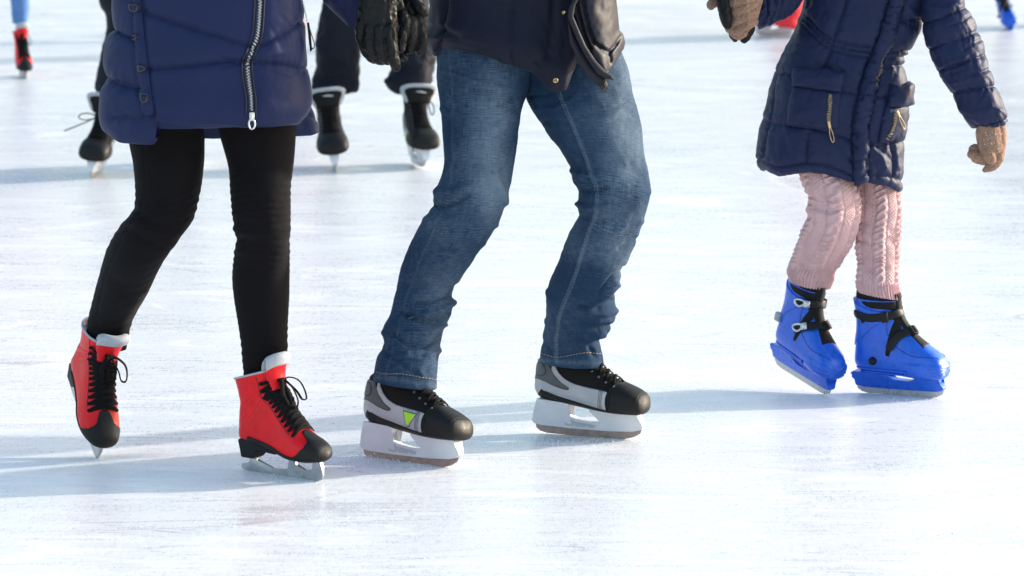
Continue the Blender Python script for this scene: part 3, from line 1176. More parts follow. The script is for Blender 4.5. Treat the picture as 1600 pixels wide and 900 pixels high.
# ---------------------------------------------------------------- blue rental skate
def make_blue_skate():
    secs = [
        (.2560, .080, .2555, .092, .012, .0, 2.4),
        (.2550, .066, .2510, .108, .034, .0, 2.7),
        (.244, .058, .238, .122, .045, .05, 2.9),
        (.220, .056, .215, .138, .0500, .12, 2.8),
        (.190, .056, .192, .154, .0510, .2, 2.6),
        (.155, .056, .172, .170, .0490, .25, 2.5),
        (.115, .056, .154, .186, .0460, .22, 2.4),
        (.070, .056, .140, .201, .0440, .15, 2.4),
        (.025, .060, .131, .214, .0430, .08, 2.4),
        (-.004, .080, .126, .224, .0430, .03, 2.4),
        (-.006, .115, .122, .233, .0420, .0, 2.4),
        (-.002, .150, .120, .240, .0415, .0, 2.4),
        (.002, .185, .119, .248, .0420, .0, 2.4),
        (.000, .225, .119, .257, .0440, .0, 2.4),
        (-.008, .268, .119, .266, .0455, .0, 2.4),
    ]
    bt = Boot(secs, 130, 96)
    # moulded ribs round the toe
    V = bt.V.copy()
    z = V[..., 2]
    x = V[..., 0]
    rib = np.zeros_like(z)
    for zz in (.072, .081, .090):
        rib -= .0032 * np.exp(-((z - zz - .03 * (.22 - x).clip(0, .1)) / .0012) ** 2)
    rib *= smooth01(.19, .225, x)
    rib += .0045 * smooth01(.101, .094, z) * smooth01(.12, .2, x)
    V += bt.N * rib[..., None]
    bt.V = V
    bt.N = gnormals(V)
    # wide front opening above the instep: keep shell faces outside the throat
    ui0 = find_u(bt, x=.188, phi=0, hi=.6)
    Fc = grid_faces(bt.nr, bt.nc)
    sk = mesh_obj('ice_skate', V, Fc + [tuple(range(bt.nc))[::-1], tuple((bt.nr - 1) * bt.nc + j for j in range(bt.nc))], M['blue'])
    # black throat (liner showing through the open front): a notch at the toe end, narrow, wide above
    ua = find_u(bt, x=.203, phi=0, hi=.6)
    ub = find_u(bt, z=.246, phi=0, lo=.5)
    ph = np.linspace(-.62, .62, 25)

    def throat(p):
        a = abs(p)
        return (ua + .002 + .02 * (a / .62) ** 3 - .008 * np.sin(a * 9) * (a > .3)), ub + (.99 - ub)

    def width_map(V_):
        return V_
    # width varies along the length: build explicitly
    us = np.linspace(ua, .995, 60)
    wd = np.interp((us - ua) / (.995 - ua), [0, .05, .25, .42, .55, .66, .72, .80, .88, .93, 1], [.62, .58, .46, .50, .62, .80, .60, .66, 1.15, 1.75, 2.3])
    grid = np.array([[(u, w * a) for a in np.linspace(-1, 1, 21)] for u, w in zip(us, wd)])
    off = np.full(grid.shape[:2], .0016)
    off[0] = off[-1] = -.001
    off[:, 0] = off[:, -1] = -.001
    Vt, _ = bt.at(grid[..., 0], grid[..., 1], off)
    part('throat_liner', (Vt, grid_faces(60, 21, False)), M['liner'], sk)
    # dark gore between cuff and foot shell
    for sg in (1, -1):
        gz = [find_u(bt, z=zz, phi=.7, lo=.4) for zz in (.186, .216)]
        q = np.linspace(.45, 1.75, 14)
        g0 = np.array([[(gz[0] + (gz[1] - gz[0]) * (t * np.interp(p, [.45, 1.75], [1, .15]) + np.interp(p, [.45, 1.75], [0, -.1])), sg * p) for p in (q if sg > 0 else q[::-1])] for t in np.linspace(0, 1, 8)])
        off = np.full(g0.shape[:2], .0014)
        off[0] = off[-1] = -.001
        off[:, 0] = off[:, -1] = -.001
        if sg < 0:
            g0 = g0
        Vt, _ = bt.at(g0[..., 0], g0[..., 1], off)
        part('gore', (Vt, grid_faces(8, 14, False)), M['liner'], sk)
    # cuff: second shell round the ankle, its rim higher at the back
    u0 = find_u(bt, z=.205, phi=.9, lo=.4)
    q = np.linspace(.80, 2 * pi - .80, 60)

    def cuffcut(p):
        a = abs(((p + pi) % (2 * pi)) - pi)
        return (find_u(bt, z=np.interp(a, [.8, 1.3, 2.2, pi], [.222, .212, .150, .130]), phi=p, lo=.35),
                find_u(bt, z=np.interp(a, [.8, 1.0, 1.5, 2.2, pi], [.232, .236, .238, .250, .270]), phi=p, lo=.5))
    part('cuff', bt.patch(cuffcut, q, .0045, 24), M['blue'], sk)
    # vamp overlay seam lines
    m = MB()
    for sg in (1, -1):
        us_ = [find_u(bt, x=xx, phi=sg * pp, hi=.75) for xx, pp in ((.245, .5), (.215, 1.15), (.17, 1.45), (.12, 1.35), (.10, 1.15), (.095, .95))]
        surf_line(bt, us_, sg * np.array([.5, 1.15, 1.45, 1.35, 1.15, .95]), .0004, .0013, 6, .6, m, 40)
    m.build('shell_seam', M['blue_dark'], sk)
    # soft liner rising out of the shell
    lin = [(-.004, .250, .112, .250, .040, 0, 2.4), (-.004, .268, .114, .262, .0415, 0, 2.4), (-.003, .284, .117, .272, .0425, 0, 2.4), (.000, .292, .1175, .277, .0415, 0, 2.4),
           (.008, .290, .110, .276, .0345, 0, 2.4), (.012, .270, .104, .262, .032, 0, 2.4)]
    lb = Boot(lin, 24, 64)
    m = MB()
    m.grid(lb.V, True, (False, True))
    m.build('liner', M['liner'], sk)
    # tongue
    tu = np.linspace(-1, 1, 17)
    tg = [[(xx + .004 - b * a * a, w * a, zz) for a in tu] for (xx, zz, w, b) in
          [(.172, .172, .014, .004), (.148, .195, .016, .005), (.132, .218, .018, .006), (.124, .245, .020, .008), (.121, .268, .022, .010), (.122, .284, .023, .012)]]
    part('tongue', thick_sheet(resamp_grid(np.array(tg), 30), .006), M['liner'], sk)
    # chunky blade carrier with the long slot
    hp = [(-.008, .060), (-.014, .056), (-.008, .050), (-.012, .046), (-.006, .038), (-.004, .021), (.02, .017), (.12, .0165), (.23, .0185), (.250, .023), (.2545, .030), (.248, .040), (.240, .046), (.246, .060),
          (.19, .060), (.165, .0525), (.185, .049), (.19, .0465), (.15, .0425), (.11, .044), (.082, .050), (.075, .054), (.078, .060)]
    hp = [(-.008, .062), (-.015, .057), (-.008, .050), (-.013, .045), (-.006, .038), (-.004, .021), (.02, .017), (.12, .0165), (.23, .0185), (.250, .023), (.2545, .030), (.248, .040), (.238, .047), (.242, .062),
          (.196, .062), (.195, .0475), (.150, .0445), (.11, .046), (.085, .0505), (.076, .0555), (.080, .062)]

    def hw(x, z):
        if z > .05:
            return .025
        return .0075 + .018 * max(0, (z - .017) / .04) ** 1.0
    part('blade_carrier', slab(hp, hw), M['blue'], sk, bevel=.003, seg=3)
    bl = [(-.003, .023), (.0, .012), (.012, .003), (.03, .0), (.21, .0), (.232, .003), (.248, .012), (.2515, .024), (.22, .0205), (.12, .019), (.03, .0195)]
    part('blade', slab(bl, lambda x, z: .0024), M['steel'], sk, smooth=False, bevel=.0006, seg=1)
    # heel rib and rear spine
    m = MB()
    q = np.linspace(pi - 1.0, pi + 1.0, 30)
    for zz in (.066, .074):
        uu = np.array([find_u(bt, z=zz, phi=p, lo=.3, hi=.85) for p in q])
        Pp, N = bt.at(uu, q, .002)
        m.tube(Pp, .003, 8, N, .8)
    m.build('heel_rib', M['blue'], sk)

    # straps follow the shell from +y round the front to -y
    def strap(keys, name, r=.0085, off=.0075, mat='strap', tail=None, ribs=True):
        """keys: (z-or-x selector, phi)"""
        us_ = []
        for (kx, kz, p) in keys:
            us_.append(find_u(bt, x=kx, phi=p, hi=.75) if kx is not None else find_u(bt, z=kz, phi=p, lo=.35))
        k = 46
        ctl = resamp(np.stack([np.linspace(0, .01, len(keys)), us_, [p for _, _, p in keys]], -1), k)
        Pp, N = bt.at(ctl[:, 1], ctl[:, 2], off)
        if tail is not None:
            ext = np.array([Pp[-1] + np.array(t) for t in tail])
            Pp = np.concatenate([Pp, ext])
            N = np.concatenate([N, np.repeat(N[-1:], len(ext), 0)])
        m_ = MB()
        m_.tube(Pp, r, 12, N, .16)
        o_ = m_.build(name, M[mat], sk)
        return Pp, N
    # upper strap (ankle) and lower strap (instep)
    P1, N1 = strap([(None, .226, -2.6), (None, .222, -2.1), (None, .221, -1.5), (None, .226, -.9), (None, .231, -.4), (None, .233, 0), (None, .233, .5), (None, .230, 1.0), (None, .226, 1.35)], 'ankle_strap', .0112)
    P2, N2 = strap([(.110, None, -1.45), (.120, None, -1.2), (.134, None, -.9), (.150, None, -.5), (.160, None, -.1), (.156, None, .3), (.142, None, .8), (.120, None, 1.15), (.10, None, 1.4)], 'instep_strap', .0118)
    m = MB()

    def frame_at(Pp, N, i):
        t = Pp[min(i + 1, len(Pp) - 1)] - Pp[max(i - 1, 0)]
        t /= np.linalg.norm(t)
        n = N[i] - t * (N[i] @ t)
        n /= np.linalg.norm(n)
        return np.stack([t, np.cross(n, t), n], 1)
    for Pp, N, i in ((P1, N1, 17), (P2, N2, 20)):
        Rm = frame_at(Pp, N, i)
        m = MB()
        m.box(Pp[i] + Rm[:, 2] * .003, (.010, .0142, .004), Rm)
        m.box(Pp[i] + Rm[:, 2] * .0075 + Rm[:, 0] * .003, (.005, .0112, .002), Rm)
        m.build('strap_catch', M['strap'], sk, smooth=False, bevel=.0012)
    # ratchet buckle levers on the +y side
    for nm, Pp, N, i in (('buckle', P1, N1, 40), ('buckle', P2, N2, 41)):
        Rm = frame_at(Pp, N, i)
        m = MB()
        loop = []
        for a in np.linspace(0, 2 * pi, 28, endpoint=False):
            loop.append(Pp[i] + Rm @ np.array([.016 * np.cos(a) + .012 + .006 * np.cos(a) * np.sin(a), .0095 * np.sin(a) * (1 + .3 * np.cos(a)), .005 + .003 * np.cos(a)]))
        loop.append(loop[0])
        loop.append(loop[1])
        m.tube(loop, .0032, 8, None, .8, round_ends=False)
        m.box(Pp[i] + Rm @ np.array([-.008, 0, .0045]), (.010, .0095, .0035), Rm)
        m.box(Pp[i] + Rm @ np.array([-.010, 0, .009]), (.005, .0075, .002), Rm)
        m.build(nm, M['buckle'], sk)
    # pivot rivet discs
    m = MB()
    for (x_, z_, sd, r_) in ((.058, .098, -1, .0115), (.028, .208, -1, .007)):
        h = bt.bvh().ray_cast(Vector((x_, sd * .3, z_)), Vector((0, -sd, 0)))
        p = np.array(h[0])
        n = np.array([0, sd, 0])
        m = MB()
        m.tube([p - n * .002, p + n * .0035], r_, 20)
        m.tube([p + n * .003, p + n * .006], r_ * .3, 12)
        m.build('pivot', M['strap'], sk)
    m = MB()
    h = bt.bvh().ray_cast(Vector((.012, .3, .150)), Vector((0, -1, 0)))
    m.box(np.array(h[0]) + [-.004, .006, 0], (.011, .008, .013))
    m.build('pivot_cap', M['grey_plastic'], sk, bevel=.004, seg=3)
    return sk
RED_ST, HK_ST = (1.15, 1.12, 1.0), (1.07, 1.04, 1.0)
RR_LOC, RR_YPR, RR_S = (-.677, 11.144, -.003), (-38.9, -.2, 2.4), .997
RL_LOC, RL_YPR, RL_S = (-1.1513, 11.5082, .1604), (-66.0, 38.2, -4.6), 1.016
HF_LOC, HF_YPR, HF_S = (-.38, 11.3426, -.008), (-37.2, -1.0, -7.5), .9995
HB_LOC, HB_YPR, HB_S = (.0653, 11.69, .001), (-22.7, .6, 1.2), .973
BR_LOC, BR_YPR, BR_S = (.9665, 12.3523, .001), (-25.4, .4, 2.0), 1.011
BL_LOC, BL_YPR, BL_S = (.7398, 12.4848, .0606), (-53.2, 15.7, -2.9), .981
# ================================================================= garments
class Cloth:
    """tube of cloth lofted between a left and a right outline (photo pixels taken to depth Y), with real depth"""

    def __init__(s, rows, Y, nr, nc=96, e=2.2, front_bias=.5):
        # rows: xl, yl, xr, yr, dY, depth ratio
        C_ = []
        for r in rows:
            xl, yl, xr, yr = r[:4]
            dy = r[4] if len(r) > 4 else 0.0
            q = r[5] if len(r) > 5 else 1.0
            L = W(xl, yl, Y + dy)
            Rr = W(xr, yr, Y + dy)
            C_.append(np.concatenate([L, Rr, [q]]))
        R = resamp(C_, nr)
        k_ = max(2, nr // 45)
        w_ = np.exp(-np.linspace(-2, 2, 2 * k_ + 1) ** 2)
        w_ /= w_.sum()
        Rp = np.concatenate([2 * R[:1] - R[k_:0:-1], R, 2 * R[-1:] - R[-2:-k_ - 2:-1]])
        R = np.stack([np.convolve(Rp[:, j], w_, 'valid') for j in range(R.shape[1])], 1)
        L, Rr, q = R[:, :3], R[:, 3:6], R[:, 6]
        c = (L + Rr) / 2
        hx = (Rr - L) / 2
        hl = np.linalg.norm(hx, axis=1)
        d = np.array([0, -1.0, 0])
        # depth axis perpendicular to the limb axis
        ax = np.gradient(c, axis=0)
        ax /= np.linalg.norm(ax, axis=1, keepdims=True) + 1e-12
        hy = d - ax * (ax @ d)[:, None]
        hxn = hx / hl[:, None]
        hy = hy - hxn * (hy * hxn).sum(1, keepdims=True)
        hy /= np.linalg.norm(hy, axis=1, keepdims=True)
        s.phi = np.linspace(0, 2 * pi, nc, endpoint=False)
        # more columns on the near side
        s.phi = s.phi - front_bias * .5 * np.sin(2 * (s.phi - pi / 2)) * 0 + 0
        cc = spow(np.cos(s.phi), e)[None, :, None]
        ss = spow(np.sin(s.phi), e)[None, :, None]
        s.V = c[:, None] + cc * hx[:, None] + ss * (hy * (hl * q)[:, None])[:, None]
        s.N = gnormals(s.V)
        s.nr, s.nc = nr, nc
        s.len = np.concatenate([[0], np.cumsum(np.linalg.norm(np.diff(c, axis=0), axis=1))])
        s.front = smooth01(-.25, .15, np.sin(s.phi))[None, :] * np.ones((nr, 1))
        s.px = proj(s.V)

    def push(s, d, renorm=True):
        s.V = s.V + s.N * d[..., None]
        if renorm:
            s.N = gnormals(s.V)

    def crease(s, poly, w, amp, front=True):
        """ridge (amp > 0) or valley (amp < 0) along a polyline traced on the near side"""
        d = pdist(s.px, poly)
        k = np.exp(-(d / w) ** 2) * amp
        # fade toward the ends of the line
        a, b = np.asarray(poly[0], float), np.asarray(poly[-1], float)
        return k * (s.front if front else 1)

    def creases(s, items):
        d = np.zeros(s.px.shape[:2])
        for poly, w, amp in items:
            d = d + s.crease(poly, w, amp)
        s.push(d)

    def puff(s, seams, height, width, wr=0.0, wf=(22, 60), back_rows=None):
        """quilting: cloth swells between the stitched seams; small puckers run off the seams"""
        d = np.full(s.px.shape[:2], 1e9)
        run = np.zeros(s.px.shape[:2])
        for i_, sm in enumerate(seams):
            q = resamp(np.array(sm, float), max(8, len(sm) * 6))
            acc = 37.0 * i_
            for a, b in zip(q[:-1], q[1:]):
                ab = b - a
                L_ = np.linalg.norm(ab) + 1e-9
                t = np.clip(((s.px - a) @ ab) / (L_ * L_), 0, 1)
                dd = np.linalg.norm(s.px - a - t[..., None] * ab, axis=-1)
                m_ = dd < d
                d = np.where(m_, dd, d)
                run = np.where(m_, acc + t * L_, run)
                acc += L_
        k = 1 - np.exp(-(d / width))
        pk = fbm(s.V * wf[0], 3, 3)
        z0 = np.zeros_like(run)
        # short gathers run off the stitching, of uneven length
        ln_ = 5.0 + 7.0 * (vnoise(np.stack([run / 9.0, z0 + 4.2, z0], -1), 17) + 1)
        ga = vnoise(np.stack([run / 3.4 + .10 * d, d / 30.0, z0], -1), 5) + .6 * vnoise(np.stack([run / 7.5, d / 30.0, z0 + 3], -1), 6)
        pucker = wr * (.55 * fbm(s.V * np.array([wf[1], wf[1], wf[1] * .45]), 2, 9) * np.exp(-d / (width * 1.4)) + 1.0 * ga * np.exp(-d / ln_) * (1 - np.exp(-(d / 1.5) ** 2)))
        line_ = -.0042 * np.exp(-(d / 1.5) ** 2)
        s.push((height * (k - .75) + pucker + line_) * (.35 + .65 * s.front) + pk * wr * .5)

    def wrinkle(s, amp, scale, seed=0, mask=None):
        n = fbm(s.V * np.asarray(scale, float), 3, seed)
        s.push(n * amp * (1 if mask is None else mask))

    def ymask(s, pts):
        """piecewise mask along photo y"""
        return np.interp(s.px[..., 1], [p[0] for p in pts], [p[1] for p in pts])

    def hem_in(s, depth=.02, thick=.006):
        """turn the last rows inside so that the hem has thickness"""
        last = s.V[-1]
        c = last.mean(0)
        inw = (c - last)
        inw /= np.linalg.norm(inw, axis=1, keepdims=True)
        upv = (s.V[-6] - s.V[-1])
        upv /= np.linalg.norm(upv, axis=1, keepdims=True) + 1e-9
        ex = [last + inw * thick * .5 - upv * thick * .25, last + inw * thick + upv * thick * .2, last + inw * thick * 1.3 + upv * depth]
        s.Vx = np.concatenate([s.V, np.array(ex)])

    def build(s, name, mat, parent, origin, hem=True, caps=(True, False), wear=None, thick=.006):
        if hem:
            s.hem_in(thick=thick)
            V = s.Vx
        else:
            V = s.V
        nr, nc = V.shape[:2]
        Fc = grid_faces(nr, nc)
        if caps[0]:
            Fc.append(tuple(range(nc))[::-1])
        if caps[1]:
            Fc.append(tuple((nr - 1) * nc + j for j in range(nc)))
        # uv in metres
        per = np.linalg.norm(np.diff(s.V, axis=1), axis=-1).sum(1).mean()
        uu = np.abs(((s.phi / (2 * pi)) + .25) % 1 - .5) * 2 * per / 2
        L = np.concatenate([s.len, s.len[-1] + .004 * np.arange(1, nr - s.nr + 1)])
        uv = np.stack(np.broadcast_arrays(uu[None, :], L[:, None]), -1).reshape(-1, 2)
        o_ = mesh_obj(name, V, Fc, mat, parent, origin, True, uv)
        if wear is not None:
            wv = np.concatenate([wear] + [wear[-1:]] * (nr - s.nr)).reshape(-1)
            at = o_.data.attributes.new('wear', 'FLOAT', 'POINT')
            at.data.foreach_set('value', wv.astype(np.float32))
        s.obj = o_
        s.bvh = BVHTree.FromPolygons([Vector(v) for v in V.reshape(-1, 3)], grid_faces(nr, nc))
        return o_

    # things laid on the near surface
    def hit(s, x, y, off=0.0):
        d = ray(x, y)
        d = d / np.linalg.norm(d)
        h = s.bvh.ray_cast(Vector(CP), Vector(d))
        if h[0] is None:
            return None, None
        n = np.array(h[1])
        if n @ d > 0:
            n = -n
        return np.array(h[0]) + n * off, n

    def line(s, mb, pts, r, off=.001, k=60, flat=.7, n=6):
        q = resamp(np.array(pts, float), k)
        pp, nn = [], []
        for x, y in q:
            p, nrm = s.hit(x, y, off)
            if p is not None:
                pp.append(p)
                nn.append(nrm)
        if len(pp) > 3:
            mb.tube(np.array(pp), r, n, np.array(nn), flat)
        return mb

    def dashes(s, mb, pts, r, step=5.5, on=.62, off=.001):
        pts = np.array(pts, float)
        L = np.linalg.norm(np.diff(pts, axis=0), axis=1).sum()
        k = max(2, int(L / step))
        q = resamp(pts, k * 4 + 1)
        for i in range(k):
            seg = q[i * 4:i * 4 + 4]
            pp, nn = [], []
            for x, y in (seg[0], seg[1], seg[2]):
                p, nrm = s.hit(x, y, off)
                if p is not None:
                    pp.append(p)
                    nn.append(nrm)
            if len(pp) == 3:
                mb.tube(np.array(pp), r, 5, np.array(nn), .7)
        return mb

    def panel(s, poly, off, h=3.0, puff=0.0, pw=6.0, rim=.008, wr=0.0):
        vv, tri = poly_grid(poly, h)
        d = pdist(vv, np.concatenate([np.asarray(poly, float), [poly[0]]]))
        top, nn = [], []
        last = None
        for (x, y), dd in zip(vv, d):
            p, n = s.hit(x, y)
            if p is None:
                # off the silhouette: carry on at the depth of the last hit
                p = W(x, y, last[1] if last is not None else 8.0)
                n = np.array([0, -1.0, 0])
            last = p
            top.append(p)
            nn.append(n)
        top = np.array(top)
        nn = np.array(nn)
        o_ = off * (1 - .5 * np.exp(-(d / 1.2) ** 2)) + puff * (1 - np.exp(-(d / pw)))
        if wr:
            o_ = o_ + wr * fbm(top * 55, 3, 5)
        A = top + nn * o_[:, None]
        t0 = tri[0]
        fl = np.dot(np.cross(A[t0[1]] - A[t0[0]], A[t0[2]] - A[t0[0]]), nn[t0[0]]) < 0
        tri = [t[::-1] if fl else t for t in tri]
        return with_rim(A, tri, A - nn * rim)


def put(VF, name, mat, parent, origin, smooth=True):
    V, F_ = VF
    return mesh_obj(name, V, F_, mat, parent, origin, smooth)


def head(pers, top_c, Y, hat, s=1.0):
    """head with a knitted hat, above the picture"""
    o_ = np.array(pers.location)
    prof = [(-.20, .055, .06), (-.15, .056, .062), (-.12, .06, .075), (-.09, .068, .088), (-.04, .074, .096), (.01, .077, .098), (.06, .074, .095), (.10, .055, .07), (.12, .02, .028)]
    R = resamp(np.array(prof), 40)
    ph = np.linspace(0, 2 * pi, 40, endpoint=False)
    V = np.stack([np.cos(ph)[None] * R[:, 1:2], -np.sin(ph)[None] * R[:, 2:3], np.broadcast_to(R[:, :1], (40, 40))], -1) * s
    # a nose
    V[..., 1] -= s * .022 * np.exp(-((V[..., 0] / s) / .014) ** 2 - ((V[..., 2] / s + .01) / .022) ** 2) * (np.sin(ph)[None] > 0)
    V = V[::-1] + top_c
    m_ = MB()
    m_.grid(V)
    m_.build('head', M['skin'], pers, o_)
    R2 = resamp(np.array([(.02, .083, .103), (.035, .086, .106), (.08, .083, .100), (.12, .06, .075), (.145, .015, .02)]), 20)
    V = np.stack([np.cos(ph)[None] * R2[:, 1:2], -np.sin(ph)[None] * R2[:, 2:3], np.broadcast_to(R2[:, :1], (20, 40))], -1) * s
    m_ = MB()
    m_.grid(V[::-1] + top_c)
    m_.build('knitted_hat', hat, pers, o_)


def remesh_join(mb, name, mat, parent, origin, voxel, smooth=6):
    o_ = mb.build(name, mat, None, origin)
    r = o_.modifiers.new('r', 'REMESH')
    r.mode = 'VOXEL'
    r.voxel_size = voxel
    sm = o_.modifiers.new('s', 'SMOOTH')
    sm.factor = .5
    sm.iterations = smooth
    dg = bpy.context.evaluated_depsgraph_get()
    dg.update()
    me = bpy.data.meshes.new_from_object(o_.evaluated_get(dg))
    me.polygons.foreach_set('use_smooth', [True] * len(me.polygons))
    o_.modifiers.clear()
    old = o_.data
    o_.data = me
    bpy.data.meshes.remove(old)
    me.name = name
    if not me.materials:
        me.materials.append(mat)
    o_.parent = parent
    return o_


def chain(mb, pts, Y, n=14):
    """finger or palm piece: pts (px, py, dY, radius px)"""
    Q = np.array([np.concatenate([W(x, y, Y + d), [r]]) for x, y, d, r in pts])
    k = max(8, len(pts) * 5)
    R = resamp(Q, k)
    sc = F / ((R[:, :3] - CP) @ FW)
    mb.tube(R[:, :3], R[:, 3] / sc, n)


# ================================================================= the woman
YW = G(440, 745)[1]
wom = person(G(300, 742), 'adult in a long navy puffer coat, black leggings and red figure skates')
OW = np.array(wom.location)
red = make_red_skate()
pose(red, wom, RR_LOC, RR_YPR, RR_S, st=RED_ST)
red['label'] = 'red figure skate flat on the ice, black bow hanging to the side'
rl = skate_copy(red, wom, RL_LOC, RL_YPR, RL_S, st=RED_ST)
rl['label'] = 'red figure skate lifted with its toe pointing down'

leg = Cloth(foot([(192, 60, 330, 60, .05), (197, 150, 324, 150, .05), (200, 212, 320, 205, .05), (207, 254, 318, 258, .04), (211, 296, 313, 300, .03), (208, 327, 303, 341, .02), (194, 346, 285, 368, .01), (178, 367, 265, 394, .02),
             (163, 400, 249, 418, .04), (151, 445, 231, 455, .06), (141, 487, 212, 490, .07, .9), (136, 512, 203, 515, .07, .8), (136, 540, 198, 545, .06, .66)], 330, wpos(rl, wom, (.050, 0, .25))[1] - YW), YW, 330, 110, 2.05)
km = leg.ymask([(270, 0), (310, 1), (345, 1), (400, .35), (440, .1), (480, .35), (515, .7)])
ax = leg.px[..., 1] + .35 * (leg.px[..., 0] - 240)
leg.push((.0017 * np.sin(ax * .50 + 3.0 * vnoise(leg.V * 14)) * (.5 + .5 * vnoise(leg.V * 25 + 3))) * km)
leg.creases([([(210, 327), (235, 345), (262, 352)], 5, -.004), ([(205, 345), (240, 362), (270, 368)], 5, .003), ([(190, 352), (225, 375), (262, 388)], 4, -.003), ([(222, 205), (226, 260), (228, 300), (216, 332), (190, 372), (165, 430), (150, 500)], 1.6, -.0018)])
leg.wrinkle(.0015, 16, 3)
leg.build('legging', M['legging'], wom, OW, hem=False, caps=(True, True))

leg2 = Cloth(foot([(322, 60, 470, 60, .08), (330, 150, 467, 150, .07), (338, 196, 464, 190, .06), (349, 231, 461, 228, .05), (357, 263, 458, 263, .04), (360, 301, 454, 303, .02), (363, 343, 454, 345, .01), (368, 375, 453, 377, .02),
              (364, 410, 453, 412, .04), (363, 441, 453, 442, .05), (368, 480, 451, 482, .06, 1.0), (375, 525, 449, 523, .06, .9), (378, 557, 449, 553, .06, .8), (381, 590, 445, 585, .06, .7), (384, 620, 436, 615, .06, .62)], 380, wpos(red, wom, (.046, 0, .25))[1] - YW), YW, 330, 110, 2.05)
km = leg2.ymask([(250, 0), (290, .6), (330, 1), (400, 1), (430, .25), (480, .15), (525, .6), (580, 1)])
leg2.push((.0018 * np.sin(leg2.px[..., 1] * .55 + 3.2 * vnoise(leg2.V * 14)) * (.5 + .5 * vnoise(leg2.V * 25 + 3))) * km)
leg2.creases([([(360, 345), (400, 352), (450, 345)], 4, -.0025), ([(365, 372), (410, 380), (452, 374)], 4, -.0025), ([(363, 360), (405, 366), (450, 360)], 5, .003), ([(366, 392), (410, 398), (452, 392)], 5, .0025)])
leg2.wrinkle(.0015, 16, 5)
leg2.build('legging', M['legging'], wom, OW, hem=False, caps=(True, True))

# coat
jk = Cloth([(255, -420, 385, -420, .05, .9), (205, -360, 440, -360, .05, .62), (182, -300, 462, -300, .05, .62), (192, -150, 462, -150, .05, .66), (181, -60, 470, -60, .04, .68), (177, 0, 473, 0, .03, .7), (177, 38, 476, 30, .03, .7), (168, 62, 478, 80, .03, .7),
            (164, 100, 481, 104, .03, .7), (167, 122, 483, 115, .03, .7), (160, 140, 486, 138, .03, .7), (156, 165, 487, 160, .03, .7), (157, 176, 483, 175, .03, .69), (159, 184, 475, 184, .03, .67), (162, 189, 469, 188, .03, .65)], YW, 300, 240, 2.5)
# hem: the back and the left side hang lower
xx = jk.px[..., 0]
lowl = smooth01(244, 238, xx) * smooth01(-.4, .1, np.sin(jk.phi))[None]
low = np.maximum(lowl, 0)
drop = low * (.040) * smooth01(150, 188, jk.px[..., 1]) * (1 - .55 * smooth01(190, 160, xx))
jk.V[..., 2] -= drop
jk.px = proj(jk.V)
jk.N = gnormals(jk.V)
seams = [[(150, 30), (178, 47), (192, 54), (209, 60)], [(222, 18), (265, 33), (322, 50), (396, 74)], [(404, 72), (418, 67), (450, 50), (490, 22)],
         [(150, 112), (168, 122), (185, 130), (218, 137)], [(230, 108), (290, 103), (345, 97), (390, 94)], [(388, 95), (408, 97), (445, 100), (492, 108)],
         [(150, -40), (208, -28)], [(222, -60), (300, -35), (396, -10)], [(404, -12), (450, -35), (490, -60)], [(160, -120), (330, -110), (490, -120)], [(160, -200), (330, -190), (490, -200)], [(160, -280), (330, -270), (490, -280)],
         [(175, 184), (205, 181), (240, 182)]]
jk.puff(seams, .011, 7.0, .0026, (14, 60))
jk.creases([([(207, -300), (207, 0), (212, 100), (222, 181)], 2.5, -.004), ([(222, -300), (222, 0), (233, 110), (242, 181)], 2.5, -.004),
            ([(345, 90), (365, 97), (388, 100)], 2.2, -.004), ([(350, 104), (372, 100)], 2, -.003), ([(415, 92), (440, 88)], 2.5, -.003), ([(416, 104), (436, 112), (455, 118)], 3, .003),
            ([(395, 185), (394, 100), (408, 40), (412, -200)], 9, -.004), ([(240, 187), (320, 190), (390, 194), (466, 189)], 3.5, .004)])
jk.wrinkle(.0025, (11, 11, 8), 21)
jk.build('puffer_coat', M['navy'], wom, OW, thick=.012)
coat = jk.obj
# longer back panel of the coat, seen at the right hip
bk = Cloth([(176, 120, 470, 118, .13, .38), (174, 150, 482, 148, .13, .38), (172, 172, 487, 170, .13, .38), (172, 190, 492, 186, .13, .38), (176, 207, 496, 204, .13, .36), (178, 211, 497, 207, .13, .35)], YW, 60, 120, 2.4)
bk.wrinkle(.006, 16, 8)
bk.creases([([(466, 170), (480, 190), (486, 207)], 5, .006), ([(475, 178), (497, 190)], 3, -.006)])
bk.build('coat_tail', M['navy'], wom, OW, thick=.010)
# strap with snap flaps on the left
strip = jk.panel([(207, -60), (221, -60), (221.5, 0), (227, 60), (233, 110), (238, 150), (243, 181), (223, 182), (217, 137), (213, 100), (209, 40)], .004, 3, .002, 4, .012)
put(strip, 'side_strip', M['navy'], wom, OW)
for (sx, sy, ang) in ((214, 12, 0), (214, 60, 2), (222, 107, 5), (228, 155, 4)):
    D = [(-6.3, -6.5), (6.3, -6.5), (6.3, 1), (4.6, 5), (0, 7), (-4.6, 5), (-6.3, 1)]
    a = radians(ang)
    D = [(sx + x * cos(a) - y * sin(a), sy + x * sin(a) + y * cos(a)) for x, y in D]
    fl = put(jk.panel(D, .013, 2.5, .001, 2, .008), 'snap_tab', M['navy_dark'], wom, OW)
    m = MB()
    ring = [(sx + 3.7 * cos(t) , sy + 1.0 + 3.7 * sin(t)) for t in np.linspace(0, pi, 12)]
    ring = [(sx - 4, sy - 5.6)] + [(sx + 4, sy - 5.6)] + ring + [(sx - 4, sy - 5.6)]
    pp = [jk.hit(x, y, .0150) for x, y in ring]
    m.tube([p for p, _ in pp if p is not None], .0011, 6, None, .8)
    m.build('snap_stitch', M['hk_grey'], fl, OW)
